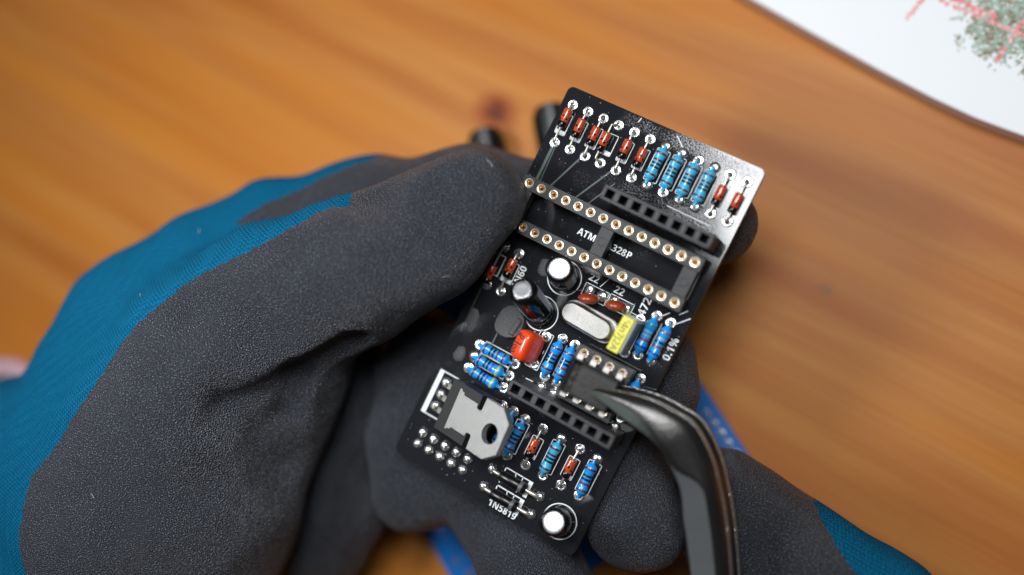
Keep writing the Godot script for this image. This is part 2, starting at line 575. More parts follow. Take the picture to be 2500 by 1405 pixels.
# ---------------------------------------------------------------- lettering
func words(text: String, size: float, m: Material, bold := true, depth := 0.02) -> ArrayMesh:
	var key := [text, size, m.resource_name, bold]
	if not cache.has(key):
		var f := SystemFont.new()
		f.font_names = PackedStringArray(["Droid Sans"])
		f.font_weight = 700 if bold else 400
		var t := TextMesh.new()
		t.text = text
		t.font = f
		t.font_size = 64
		t.pixel_size = 0.01
		t.depth = 0.05
		t.curve_step = 1.0
		var made := ArrayMesh.new()
		var st := SurfaceTool.new()
		if not cache.has(["H", bold]):
			var h := t.duplicate()
			h.text = "H"
			cache[["H", bold]] = h.get_aabb().size.y
		var k: float = size * MM / cache[["H", bold]]      # size is the height of a capital
		st.append_from(t, 0, Transform3D(Basis.from_scale(Vector3(k, k, depth * MM / 0.05)), Vector3.ZERO))
		st.commit(made)
		made.surface_set_material(0, m)
		cache[key] = made
	return cache[key]


# lettering laid on a level face: reading towards the angle "turn" (0 = +x, PI / 2 = -z)
func lay(called: String, parent: Node, text: String, size: float, m: Material, where: Vector3, turn := 0.0, bold := true) -> MeshInstance3D:
	return put(called, words(text, size, m, bold), parent, Transform3D(Basis(Vector3.UP, turn) * Basis(Vector3.RIGHT, -PI / 2), where))


# ---------------------------------------------------------------- board parts
var board: Node3D


func joint(p: Vector2, style := 0) -> void:
	var key := "joint%d" % style
	var variant := rng.randi() % 3
	if not cache.has(key + str(variant)):
		var s := Shape.new()
		var k := variant * 0.04
		if style == 0:      # a pad with a low fillet climbing to the wire
			s.lathe([Vector2(1.02, 0.0), Vector2(1.0, 0.05), Vector2(0.93, 0.09 + k), Vector2(0.80, 0.13 + k), Vector2(0.66, 0.14), Vector2(0.5, 0.11), Vector2(0.42, 0.16), Vector2(0.36, 0.42 + k), Vector2(0.26, 0.55), Vector2(0.0, 0.60)], 22, Transform3D(Basis(), Vector3(0, 0.0, 0)))
		elif style == 1:    # a domed blob with a pin tip
			s.lathe([Vector2(0.95, 0.0), Vector2(0.93, 0.2), Vector2(0.82, 0.44 + k), Vector2(0.58, 0.66 + k), Vector2(0.38, 0.74 + k), Vector2(0.3, 0.72 + k), Vector2(0.26, 0.95), Vector2(0.0, 1.0)], 20)
		else:               # an overfilled pad, flat and shiny
			s.lathe([Vector2(1.04, 0.0), Vector2(1.02, 0.08), Vector2(0.9, 0.2 + k), Vector2(0.6, 0.32 + k), Vector2(0.3, 0.38 + k), Vector2(0.0, 0.40 + k)], 22)
		cache[key + str(variant)] = s.mesh(M.solder)
	var tilt := Basis(Vector3.UP, rng.randf() * TAU) * Basis(Vector3.RIGHT, rng.randf_range(-0.06, 0.06))
	put("solder_joint", cache[key + str(variant)], board, Transform3D(tilt, at(p, 0.01)))


func lead(parent: Node, path: Array, r := 0.26) -> void:
	var s := Shape.new()
	s.tube(path, [r], 8)
	put("lead", s.mesh(M.tinned_wire), parent)


# bands: [material, place along the body, on the bulge?]
func resistor(a: Vector2, b: Vector2, bands: Array, pale: bool, tapered := false, shift := 0.0, skew := 0.0) -> void:
	var mid := (a + b) * 0.5
	var dir := (b - a).angle()
	var half := a.distance_to(b) * 0.5
	var key := "resistor%s%s" % [pale, tapered]
	if not cache.has(key):
		var s := Shape.new()
		var prof := []
		var one: Array = [Vector2(3.75, 0.26), Vector2(3.15, 0.34), Vector2(2.9, 0.55), Vector2(2.72, 0.86), Vector2(2.45, 1.08), Vector2(2.1, 1.16), Vector2(1.7, 1.13), Vector2(1.4, 1.02), Vector2(1.1, 0.95), Vector2(0.0, 0.93)]
		if tapered:
			one = [Vector2(3.9, 0.24), Vector2(3.4, 0.36), Vector2(3.05, 0.58), Vector2(2.7, 0.92), Vector2(2.4, 1.1), Vector2(2.0, 1.17), Vector2(1.6, 1.12), Vector2(1.25, 0.99), Vector2(1.0, 0.95), Vector2(0.0, 0.93)]
		for p: Vector2 in one:
			prof.append(Vector2(p.y, -p.x))
		for i in range(one.size() - 2, -1, -1):
			prof.append(Vector2(one[i].y, one[i].x))
		s.lathe(prof, 24)
		cache[key] = s.mesh(M.blue_lacquer_pale if pale else M.blue_lacquer)
	var x := Transform3D(lying(dir + skew + rng.randf_range(-0.025, 0.025)) * Basis(Vector3.RIGHT, rng.randf_range(-0.03, 0.03)) * Basis(Vector3.UP, rng.randf() * TAU) * Basis.from_scale(Vector3(0.92, 1.0, 0.92)), at(mid, 1.1 + rng.randf_range(0.0, 0.14)) + Vector3(cos(dir), 0, sin(dir)) * shift)
	var o := put("resistor", cache[key], board, x)
	for row: Array in bands:
		var bk := "band%s%s%.2f" % [row[0], row[2], row[1]]
		if not cache.has(bk):
			var s := Shape.new()
			var w := 0.2
			var e := 0.012
			if row[2]:
				var c: float = absf(row[1])
				var f := func(y: float) -> float:   # the bulge under the band
					var q := absf(y)
					return 1.16 if q < 2.1 and q > 1.85 else (lerpf(1.13, 1.16, clampf((q - 1.7) / 0.4, 0, 1)) if q <= 2.1 else lerpf(1.16, 1.08, clampf((q - 2.1) / 0.35, 0, 1)))
				var g := signf(row[1])
				var pr := [Vector2(f.call(c - w) - 0.02, c - w), Vector2(f.call(c - w) + e, c - w + 0.02), Vector2(f.call(c) + e + 0.005, c), Vector2(f.call(c + w) + e, c + w - 0.02), Vector2(f.call(c + w) - 0.02, c + w)]
				var out := []
				for p: Vector2 in pr:
					out.append(Vector2(p.x, p.y * g))
				if g < 0:
					out.reverse()
				s.lathe(out, 24)
			else:
				s.lathe([Vector2(0.92, row[1] - w), Vector2(0.955, row[1] - w + 0.02), Vector2(0.955, row[1] + w - 0.02), Vector2(0.92, row[1] + w)], 24)
			cache[bk] = s.mesh(M["band_" + row[0]])
		put("colour_band", cache[bk], o)
	# the wires, in the board's frame turned into the body's
	var inv := x.affine_inverse()
	for g: float in [-1.0, 1.0]:
		var end := at(b if g > 0 else a)
		var from := x * Vector3(0, g * 3.5, 0)
		var knee := end.lerp(Vector3(from.x, 0, from.z), 0.35) + Vector3(0, 1.0, 0)
		var s := Shape.new()
		s.tube([inv * from, inv * knee, inv * (end + Vector3(0, 0.55, 0)), inv * (end + Vector3(0, -0.2, 0))], [0.25], 8)
		put("lead", s.mesh(M.blue_lacquer_pale if pale and g > 0 else M.tinned_wire), o)
	joint(a, 0 if rng.randf() < 0.75 else 2)
	joint(b, 0 if rng.randf() < 0.75 else 2)


func small_diode(a: Vector2, b: Vector2, shift: float, side := 0.0, mark := true) -> void:
	var dir := (b - a).angle()
	var along := Vector3(cos(dir), 0, sin(dir))
	var across := Vector3(-sin(dir), 0, cos(dir))
	var x := Transform3D(lying(dir), at((a + b) * 0.5, 0.95) + along * shift + across * side)
	if not cache.has("diode"):
		var s := Shape.new()
		s.lathe([Vector2(0.0, -1.85), Vector2(0.5, -1.84), Vector2(0.72, -1.75), Vector2(0.8, -1.55), Vector2(0.8, 1.55), Vector2(0.72, 1.75), Vector2(0.5, 1.84), Vector2(0.0, 1.85)], 20)
		cache.diode = s.mesh(M.diode_glass)
		var c := Shape.new()
		c.lathe([Vector2(0.78, 0.72), Vector2(0.815, 0.76), Vector2(0.815, 1.56), Vector2(0.74, 1.77), Vector2(0.52, 1.86), Vector2(0.2, 1.88)], 20)
		cache.diode_band = c.mesh(M.diode_paint)
		var k := Shape.new()
		for q: Array in [[-0.3, 1.3, 0.5], [0.15, 0.4, 0.5], [0.5, 1.9, 0.5], [-0.05, 2.5, 0.45], [0.3, 3.3, 0.7], [0.2, 4.4, 0.8], [0.45, 5.4, 0.5], [-0.2, 5.9, 0.4]]:
			for i in 4:
				var a0: float = q[1] + i * 0.12
				var p := func(w: float, y: float) -> Vector3: return Vector3(sin(w) * 0.812, y, cos(w) * 0.812)
				k.quad(p.call(a0, q[0] - q[2] * 0.4), p.call(a0 + 0.12, q[0] - q[2] * 0.3), p.call(a0 + 0.12, q[0] + q[2] * 0.45), p.call(a0, q[0] + q[2] * 0.3), Vector3(sin(a0), 0, cos(a0)))
		cache.diode_mark = k.mesh(M.diode_mark)
	x.basis = x.basis * Basis(Vector3.UP, rng.randf_range(-0.7, 0.7))
	var o := put("glass_diode", cache.diode, board, x)
	put("cathode_band", cache.diode_band, o)
	if mark:
		put("printed_mark", cache.diode_mark, o)
	var inv := x.affine_inverse()
	for g: float in [-1.0, 1.0]:
		var end := at(b if g > 0 else a)
		var from := x * Vector3(0, g * 1.8, 0)
		var bend := from + along * g * maxf(0.2, absf((end - from).dot(along)) - 0.5)
		bend.y = 0.85
		var s := Shape.new()
		s.tube([inv * from, inv * bend, inv * (end + Vector3(0, 0.5, 0)), inv * (end + Vector3(0, -0.2, 0))], [0.23], 8)
		put("lead", s.mesh(M.tinned_wire), o)
	joint(a, 0)
	joint(b, 0)


func line(a: Vector2, b: Vector2, w: float, s: Shape, h := 0.025) -> void:
	var d := (b - a).normalized() * w * 0.5
	var q := Vector2(-d.y, d.x)
	s.prism(PackedVector2Array([a - d - q, b + d - q, b + d + q, a - d + q]), 0.0, h)


func outline(c: Vector2, size: Vector2, bar := 0, open_side := 0) -> void:   # printed frame round a component
	var s := Shape.new()
	var h := size * 0.5
	var p := [c + Vector2(-h.x, -h.y), c + Vector2(h.x, -h.y), c + Vector2(h.x, h.y), c + Vector2(-h.x, h.y)]
	for i in 4:
		if open_side != i + 1:
			line(p[i], p[(i + 1) % 4], 0.13, s)
	if bar:
		s.prism(PackedVector2Array([p[3] + Vector2(0.12, -0.75), p[2] + Vector2(-0.12, -0.75), p[2] + Vector2(-0.12, -0.12), p[3] + Vector2(0.12, -0.12)]), 0.0, 0.022)
	put("silkscreen_outline", s.mesh(M.silk_white), board)


func ring(c: Vector2, r: float, from := 0.0, to := TAU) -> void:
	var s := Shape.new()
	var n := 40
	var plan := PackedVector2Array()
	for i in n + 1:
		plan.append(c + Vector2.from_angle(lerpf(from, to, float(i) / n)) * (r + 0.1))
	for i in range(n, -1, -1):
		plan.append(c + Vector2.from_angle(lerpf(from, to, float(i) / n)) * (r - 0.1))
	for i in n:
		s.prism(PackedVector2Array([plan[i], plan[i + 1], plan[2 * n - i], plan[2 * n + 1 - i]]), 0.0, 0.025)
	put("silkscreen_outline", s.mesh(M.silk_white), board)


func contact(parent: Node, p: Vector3) -> void:
	if not cache.has("contact"):
		var s := Shape.new()
		s.lathe([Vector2(0.86, -1.2), Vector2(0.87, 0.05), Vector2(0.84, 0.10), Vector2(0.64, 0.10), Vector2(0.54, 0.05), Vector2(0.43, -0.06)], 22)
		var m := s.mesh(M.contact_tin)
		var g := Shape.new()
		g.lathe([Vector2(0.43, -0.06), Vector2(0.31, -0.22), Vector2(0.27, -0.26), Vector2(0.25, -2.2), Vector2(0.0, -2.2)], 18)
		cache.contact = g.into(m, M.contact_gold)
	put("socket_contact", cache.contact, parent, Transform3D(Basis(), p))


func pin_socket(count: int, rows: Array, u0: float, x0: float, x1: float, bars: Array, blank := []) -> Node3D:
	var s := Shape.new()
	for v: float in rows:
		for i in count:      # one cell of the rail round each contact, its opening left free
			var c := u0 + 2.54 * i
			var left := x0 if i == 0 else c - 1.27
			var right := x1 if i == count - 1 else c + 1.27
			s.prism(PackedVector2Array([Vector2(left, v - 1.25), Vector2(right, v - 1.25), Vector2(right, v + 1.25), Vector2(left, v + 1.25)]), 1.55, 4.15, Transform3D(), 0.0, false, round_plan(Vector2(c, v), 0.86, 20))
	for b: Array in bars:
		s.box(Vector3(b[1] - b[0], 2.2, rows[1] - rows[0] - 2.5), up(Vector3((b[0] + b[1]) * 0.5, 2.75, (rows[0] + rows[1]) * 0.5)), 0.1)
	var o := put("pin_socket", s.mesh(M.socket_black), board)
	for b: Array in bars:
		var e := Shape.new()
		e.lathe([Vector2(0.85, 0.0), Vector2(0.82, 0.03), Vector2(0.7, 0.035), Vector2(0.66, 0.01)], 24, up(Vector3((b[0] + b[1]) * 0.5, 3.85, (rows[0] + rows[1]) * 0.5)))
		put("ejector_mark", e.mesh(M.socket_black), o)
	for r in rows.size():
		for i in count:
			contact(o, Vector3(u0 + 2.54 * i, 4.15, rows[r]))
	var one := Shape.new()
	one.tube([Vector3(0, 1.6, 0), Vector3.ZERO], [0.35, 0.5], 8)
	var leg := one.mesh(M.tinned_wire)
	for r in rows.size():
		for i in count:
			put("leg", leg, o, Transform3D(Basis(), Vector3(u0 + 2.54 * i, 0, rows[r])))
	return o


func pin_header(u0: float, v: float, count: int) -> void:
	var s := Shape.new()
	var x0 := u0 - 1.4
	var x1 := u0 + 2.54 * (count - 1) + 1.4
	var top := 8.5
	for g: float in [-1.0, 1.0]:
		s.box(Vector3(x1 - x0, 7.9, 0.5), up(Vector3((x0 + x1) * 0.5, top - 3.95, v + g * 1.02)), 0.06)
	for i in count + 1:
		var w := 1.0 if i > 0 and i < count else 0.66
		var c := u0 + 2.54 * (i - 0.5) + (0.17 if i == 0 else (-0.17 if i == count else 0.0))
		s.box(Vector3(w, 7.84, 1.6), up(Vector3(c, top - 3.96, v)), 0.06)
	s.box(Vector3(x1 - x0 - 0.4, 1.4, 1.6), up(Vector3((x0 + x1) * 0.5, 1.4, v)))
	var o := put("pin_header", s.mesh(M.header_black), board)
	for i in count:
		var c := Shape.new()
		c.box(Vector3(1.5, 0.2, 1.5), up(Vector3(u0 + 2.54 * i, 3.4, v)))
		for g: float in [-1.0, 1.0]:
			c.box(Vector3(0.16, 2.4, 0.7), up(Vector3(u0 + 2.54 * i + g * 0.28, 4.4, v)))
		put("contact_spring", c.mesh(M.cavity_black), o)
	var rib := Shape.new()
	rib.box(Vector3(0.9, 6.6, 0.16), Transform3D(), 0.05)
	var rib_mesh := rib.mesh(M.header_black)
	for i in count:
		put("side_rib", rib_mesh, o, Transform3D(Basis(), Vector3(u0 + 2.54 * i, 4.2, v + 1.32)))


func can_capacitor(foot: Vector2, lean: Vector2, spin: float, prints: Array) -> void:
	var len := 11.0
	var axis := Vector3(lean.x, sqrt(maxf(1.0, len * len - lean.length_squared())), lean.y).normalized()
	var b := Basis(Quaternion(Vector3.UP, axis)) * Basis(Vector3.UP, spin)
	var x := Transform3D(b, at(foot, 0.35))
	var s := Shape.new()
	s.lathe([Vector2(0.0, 0.02), Vector2(2.0, 0.0), Vector2(2.4, 0.12), Vector2(2.52, 0.5), Vector2(2.5, 0.9), Vector2(2.38, 1.25), Vector2(2.38, 1.5), Vector2(2.5, 1.85), Vector2(2.52, 2.2), Vector2(2.52, len - 1.1), Vector2(2.42, len - 0.6), Vector2(2.15, len - 0.25), Vector2(1.85, len - 0.08), Vector2(1.68, len - 0.04), Vector2(1.6, len - 0.08)], 40)
	var o := put("can_capacitor", s.mesh(M.sleeve_black), board, x)
	var t := Shape.new()
	t.lathe([Vector2(1.66, len - 0.09), Vector2(1.5, len - 0.05), Vector2(1.1, len - 0.06), Vector2(0.0, len - 0.07)], 36)
	put("metal_lid", t.mesh(M.brushed_lid), o)
	# the pale stripe down one side with its minus signs
	var stripe := Shape.new()
	for i in 8:
		var a0 := -0.42 + 0.105 * i
		var p := func(a: float, y: float) -> Vector3: return Vector3(sin(a) * 2.528, y, cos(a) * 2.528)
		stripe.quad(p.call(a0, 2.2), p.call(a0 + 0.105, 2.2), p.call(a0 + 0.105, len - 1.15), p.call(a0, len - 1.15), Vector3(sin(a0 + 0.05), 0, cos(a0 + 0.05)))
	put("stripe", stripe.mesh(M.sleeve_print), o)
	for row: Array in prints:      # [text, angle, height along the can, size, running up the can?]
		var st := SurfaceTool.new()
		var text: String = row[0]
		var step: float = row[3] * 0.78
		for i in text.length():
			var off := (i - (text.length() - 1) * 0.5) * step
			var a: float = row[1] if row[4] else row[1] + off / 2.53
			var y: float = row[2] + off if row[4] else row[2]
			var f := Basis(Vector3.UP, a)
			if row[4]:
				f = f * Basis(Vector3.BACK, PI / 2)
			st.append_from(words(text[i], row[3], M.sleeve_print), 0, Transform3D(f, (Basis(Vector3.UP, a) * Vector3(0, y, 2.53)) * MM))
		var mesh := st.commit()
		mesh.surface_set_material(0, M.sleeve_print)
		put("sleeve_print", mesh, o)
	for g: float in [-1.0, 1.0]:
		var w := Shape.new()
		w.tube([Vector3(g * 1.0, 0.2, 0), x.affine_inverse() * at(foot + Vector2(g * 1.0, 0), -0.3)], [0.25], 8)
		put("lead", w.mesh(M.tinned_wire), o)


func stadium(c: Vector2, length: float, width: float, turn: float, n := 12) -> PackedVector2Array:
	var plan := PackedVector2Array()
	var h := (length - width) * 0.5
	for i in n + 1:
		plan.append(c + (Vector2(h, 0) + Vector2.from_angle(-PI / 2 + PI * i / n) * width * 0.5).rotated(turn))
	for i in n + 1:
		plan.append(c + (Vector2(-h, 0) + Vector2.from_angle(PI / 2 + PI * i / n) * width * 0.5).rotated(turn))
	return plan


func rounded(c: Vector2, size: Vector2, r: float, n := 5) -> PackedVector2Array:
	var plan := PackedVector2Array()
	var h := size * 0.5 - Vector2(r, r)
	for q: Array in [[1, -1, -PI / 2], [1, 1, 0.0], [-1, 1, PI / 2], [-1, -1, PI]]:
		for i in n + 1:
			plan.append(c + Vector2(h.x * q[0], h.y * q[1]) + Vector2.from_angle(q[2] + PI / 2 * i / n) * r)
	return plan


func round_plan(c: Vector2, r: float, n := 24) -> PackedVector2Array:
	var plan := PackedVector2Array()
	for i in n:
		plan.append(c + Vector2.from_angle(TAU * i / n) * r)
	return plan


func build_board() -> void:
	rng.seed = 5
	# the bare board: a black face, a paler cut edge
	var plan := rounded(Vector2(16.8, 18.37), Vector2(38.88, 75.36), 1.1)
	var face := Shape.new()
	var edge := Shape.new()
	face.prism(plan, -1.6, 0.0)
	var top := Shape.new()
	for i in range(0, face.v.size(), 3):
		var into := top if absf(face.n[i].y) > 0.9 else edge
		for k in 3:
			into.v.append(face.v[i + k])
			into.n.append(face.n[i + k])
			into.t.append(Vector2((face.v[i + k].x + 3.2) / 40.0, (face.v[i + k].z + 19.8) / 76.0))
	var mesh := edge.into(top.mesh(M.black_solder_mask), M.board_edge)
	board = put("circuit_board", mesh, self, Transform3D(Basis(Vector3.UP, BOARD_YAW), BOARD_AT))
	tag(board, "black circuit board full of resistors, diodes and sockets, held between the gloved fingers", "circuit board")

	# printed frames and copper lines on the face
	for q: Array in [[Vector2(-0.5, -7.7), Vector2(-0.5, -1.4), 0.5], [Vector2(0.0, -7.8), Vector2(0.24, -1.5), 0.16], [Vector2(5.2, -7.9), Vector2(2.53, -1.46), 0.3], [Vector2(11.4, -8.0), Vector2(7.75, -1.36), 0.3], [Vector2(13.1, -6.4), Vector2(10.4, -1.4), 0.22], [Vector2(13.5, 15.0), Vector2(16.5, 13.0), 0.2], [Vector2(-1.0, 21.0), Vector2(-1.0, 30.0), 0.2], [Vector2(5.6, 26.5), Vector2(5.6, 30.0), 0.2]]:
		var tr := Shape.new()
		line(q[0], q[1], q[2], tr, 0.03)
		put("copper_trace", tr.mesh(M.trace_sheen), board)
	for q: Array in [[Vector2(31.5, 10.7), Vector2(32.3, 9.8)], [Vector2(34.0, 9.3), Vector2(35.0, 8.1)], [Vector2(34.3, 10.9), Vector2(36.0, 9.1)], [Vector2(34.0, 1.1), Vector2(34.0, 6.8)], [Vector2(14.31, 31.99), Vector2(15.65, 31.94)], [Vector2(16.89, 31.94), Vector2(18.22, 31.89)], [Vector2(19.36, 31.94), Vector2(20.54, 31.85)], [Vector2(19.16, 11.09), Vector2(19.99, 9.09)], [Vector2(19.62, -18.66), Vector2(21.24, -17.3)], [Vector2(23.54, -6.88), Vector2(31.84, -6.8)], [Vector2(12.1, -18.23), Vector2(12.28, -18.93)]]:
		var marks := Shape.new()
		line(q[0], q[1], 0.17, marks)
		put("silkscreen_line", marks.mesh(M.silk_white), board)
	for q: Array in [["ATMEGA328P", 16.35, 3.85, 0.0, 1.25], ["22", 17.5, 10.25, 0.0, 1.3], ["22", 22.6, 10.25, 0.0, 1.3], ["1N60", 4.75, 16.2, PI / 2, 1.3], ["472", 27.9, 10.75, PI / 2, 1.45], ["0.1%", 35.35, 15.3, PI / 2, 1.35], ["1N5819", 21.1, 55.15, 0.0, 1.2]]:
		lay("printed_word", board, q[0], q[4], M.silk_white, Vector3(q[1], 0.02, q[2]), q[3])

	# upper row: eight glass diodes and four resistors
	var u := [-0.43, 2.77, 5.93, 9.07, 12.3, 15.47, 18.66, 21.8, 24.95, 28.05, 31.0, 34.18]
	var one_k := [["brown", -2.02, true], ["brown", -0.75, false], ["black", -0.05, false], ["black", 0.6, false], ["brown", 1.98, true]]
	for i in 12:
		var a := Vector2(u[i], -16.25)
		var b := Vector2(u[i], -8.75)
		if i > 5 and i < 10:
			resistor(a, b, one_k, true, false, [-0.1, 0.15, 0.1, 0.0][i - 6], [0.03, -0.02, 0.02, 0.03][i - 6])
			outline(Vector2(u[i], -12.5), Vector2(2.5, 6.0))
		else:
			small_diode(a, b, [-0.95, -0.25, -0.05, 0.1, -0.25, 0.0, 0, 0, 0, 0, 0.35, 0.4][i], 0.95 if i == 3 else 0.0)
			outline(Vector2(u[i], -12.4), Vector2(1.95, 3.9), 1)

	# the two sockets with round contacts
	pin_socket(14, [0.0, 7.62], 0.0, -1.35, 34.4, [[-1.2, 1.2], [15.45, 18.0], [31.5, 34.2]])
	pin_socket(4, [22.55, 30.17], 22.82, 21.4, 32.0, [[21.45, 23.4], [30.0, 31.95]])
	pin_header(15.53, -4.08, 8)
	pin_header(15.71, 33.23, 8)
	for p: Vector2 in [Vector2(17.64, 32.0), Vector2(20.2, 31.95), Vector2(32.8, 31.9)]:
		joint(p, 1)

	# left: two diodes, cans
	small_diode(Vector2(-0.35, 12.35), Vector2(-0.4, 20.1), 1.9)
	outline(Vector2(-0.35, 16.0), Vector2(2.2, 3.9), 0)
	small_diode(Vector2(2.67, 12.38), Vector2(2.72, 20.02), -0.75)
	outline(Vector2(2.7, 16.2), Vector2(2.2, 3.9), 1)
	can_capacitor(Vector2(12.49, 12.58), Vector2(1.55, -1.6), 1.28, [["50V", -2.5, 8.6, 1.0, false], ["1uF", -2.0, 5.0, 1.0, false]])
	can_capacitor(Vector2(11.49, 20.2), Vector2(-1.9, -3.1), 2.2, [["JAKEC", -2.45, 5.4, 1.2, true], ["105C", -1.8, 2.9, 0.9, false], ["50V", -2.9, 8.8, 1.1, false]])
	can_capacitor(Vector2(31.4, 51.66), Vector2(1.1, -2.3), -1.6, [["D", -3.0, 8.6, 1.3, false], ["5V", 1.4, 8.8, 1.0, false], ["uF", 2.4, 7.0, 1.0, false]])
	ring(Vector2(12.49, 12.58), 3.15)
	ring(Vector2(11.49, 20.2), 3.15)
	ring(Vector2(31.4, 51.66), 3.15)

	# two brown ceramic capacitors standing in their frames
	for q: Array in [[Vector2(18.93, 13.76), Vector2(17.58, 12.49), Vector2(20.28, 12.44), -0.30, Vector2(18.9, 12.66)], [Vector2(23.9, 12.67), Vector2(22.57, 12.3), Vector2(25.18, 12.55), -0.26, Vector2(23.85, 12.5)]]:
		var s := Shape.new()
		s.ball(Vector3.ZERO, Vector3(1.9, 2.1, 0.98), 24, 14)
		var o := put("ceramic_capacitor", s.mesh(M.ceramic_brown), board, Transform3D(Basis(Vector3.UP, -q[3]) * Basis(Vector3.RIGHT, 0.12), at(q[0], 2.9)))
		for k in 2:
			var w := Shape.new()
			w.tube([o.transform.basis.inverse() * (at(q[1 + k], 0.0) - at(q[0], 2.9)), Vector3(-1.2 if k == 0 else 1.2, -1.4, 0)], [0.25], 8)
			put("lead", w.mesh(M.tinned_wire), o)
			joint(q[1 + k], 2)
		outline(q[4], Vector2(4.7, 2.4))

	# crystal
	var cr := put("crystal_can", crystal_mesh(), board, Transform3D(Basis(Vector3.UP, -0.05), Vector3(20.35, 0, 17.45)))
	var fl := Shape.new()
	fl.prism(stadium(Vector2.ZERO, 11.2, 4.7, 0.0), 0.05, 0.5, Transform3D(), 0.08, true)
	put("base_flange", fl.mesh(M.nickel_can), cr)
	lay("engraving", cr, "16.000", 1.15, M.can_engraving, Vector3(0, 3.5, 0), PI, false)

	# yellow film capacitor with its grey resin face
	var ys := Shape.new()
	ys.box(Vector3(2.2, 6.3, 6.5), up(Vector3(0, 3.15, 0)), 0.14)
	var yc := put("film_capacitor", ys.mesh(M.film_yellow), board, Transform3D(Basis(Vector3.UP, -0.03), Vector3(27.55, 0.1, 16.55)))
	var rs := Shape.new()
	rs.box(Vector3(0.5, 5.9, 6.2), up(Vector3(1.28, 3.05, -0.1)), 0.15)
	rs.box(Vector3(2.3, 5.2, 0.5), up(Vector3(0.2, 2.6, -3.3)), 0.15)
	put("resin_fill", rs.mesh(M.resin_grey), yc)
	lay("print", yc, "4n7J2A", 1.2, M.print_ink, Vector3(-0.05, 6.3, 0.35), -PI / 2, false)
	lay("print", yc, "c", 0.8, M.print_ink, Vector3(0.35, 6.3, -2.5), -PI / 2, false)
	for p: Vector2 in [Vector2(28.2, 13.1), Vector2(28.4, 19.6)]:
		joint(p, 0)
	outline(Vector2(27.6, 16.3), Vector2(2.9, 7.2))

	# red dipped capacitor, leaning
	var red := Shape.new()
	red.ball(Vector3.ZERO, Vector3.ONE, 28, 18)
	for i in red.v.size():      # a ball drawn out into a soft block
		var d := red.v[i]
		var e := Vector3(signf(d.x) * pow(absf(d.x), 0.5), signf(d.y) * pow(absf(d.y), 0.5), signf(d.z) * pow(absf(d.z), 0.5))
		red.v[i] = e * Vector3(1.75, 2.6, 2.85)
		var g := Vector3(pow(absf(e.x), 3.0) * signf(e.x) / 1.75, pow(absf(e.y), 3.0) * signf(e.y) / 2.6, pow(absf(e.z), 3.0) * signf(e.z) / 2.85)
		red.n[i] = g.normalized()
	var rx := Transform3D(Basis(Vector3.BACK, 0.42) * Basis(Vector3.UP, 0.04), Vector3(12.75, 2.75, 26.4))
	var rc := put("dipped_capacitor", red.mesh(M.red_dip), board, rx)
	for q: Array in [["K", -0.75, -1.6], ["0.1", 0.1, -0.7], ["100", -0.75, 0.7]]:
		lay("print", rc, q[0], 1.05, M.print_ink_red, Vector3(q[1], 2.6, q[2]), -PI / 2)
	for p: Vector2 in [Vector2(14.3, 23.6), Vector2(14.4, 28.9)]:
		joint(p, 0)
		var w := Shape.new()
		w.tube([rx.affine_inverse() * at(p, 0.0), rx.affine_inverse() * at(p + Vector2(-0.5, 0.0), 1.2)], [0.26], 8)
		put("lead", w.mesh(M.tinned_wire), rc)
	outline(Vector2(14.2, 26.3), Vector2(2.6, 7.0))
	var plus := Shape.new()
	line(Vector2(15.05, 26.1), Vector2(15.05, 26.6), 0.12, plus)
	put("silkscreen_line", plus.mesh(M.silk_white), board)

	# resistors of the middle and lower field
	resistor(Vector2(30.63, 11.24), Vector2(30.65, 18.82), [["green", -2.05, true], ["grey", -0.85, false], ["grey", -0.1, false], ["rust", 0.75, false], ["blue", 2.0, true]], false, true, 0.05, 0.02)
	resistor(Vector2(33.32, 11.23), Vector2(33.32, 18.72), [["rust", -2.05, true], ["grey", -0.9, false], ["black", -0.15, false], ["rust", 0.7, false], ["blue", 2.0, true]], false, true, 0.2, 0.05)
	resistor(Vector2(17.22, 22.5), Vector2(17.26, 30.02), [["brown", -2.05, true], ["red", -0.75, false], ["black", -0.05, false], ["black", 0.65, false], ["brown", 2.0, true]], false, true, 0.1, 0.02)
	resistor(Vector2(19.74, 22.45), Vector2(19.84, 30.05), [["brown", -2.05, true], ["black", -0.75, false], ["black", -0.05, false], ["rust", 0.75, false], ["brown", 2.0, true]], false, true, 0.0, 0.02)
	for q: Array in [[30.63, ["brown", -2.0, true], ["black", -0.8, false], ["black", -0.1, false], ["red", 0.7, false], ["brown", 2.0, true]], [33.06, ["brown", -2.0, true], ["black", -0.75, false], ["black", -0.05, false], ["violet", 0.75, false], ["yellow", 2.0, true]], [35.48, ["brown", -2.0, true], ["black", -0.7, false], ["black", 0.0, false], ["violet", 0.75, false], ["yellow", 2.0, true]]]:
		resistor(Vector2(3.6, q[0]), Vector2(11.3, q[0]), q.slice(1), false, false, -0.1, 0.04)
	resistor(Vector2(32.95, 22.4), Vector2(32.95, 30.0), [["brown", -2.05, true], ["black", -0.1, false], ["brown", 2.0, true]], false, true)
	var ten_k := [["brown", -2.02, true], ["black", -0.75, false], ["black", -0.05, false], ["red", 0.75, false], ["brown", 1.98, true]]
	resistor(Vector2(15.0, 38.4), Vector2(15.0, 46.0), ten_k, false, true)
	resistor(Vector2(17.54, 38.6), Vector2(17.47, 45.98), ten_k, false, false, 0.1)
	resistor(Vector2(25.13, 38.51), Vector2(25.02, 45.9), one_k, true, false, 0.05)
	resistor(Vector2(32.54, 38.49), Vector2(32.5, 45.87), ten_k, false, false, 0.2, -0.03)
	small_diode(Vector2(21.26, 38.57), Vector2(21.31, 45.9), 0.1)
	small_diode(Vector2(28.94, 38.45), Vector2(28.78, 45.84), 0.1)
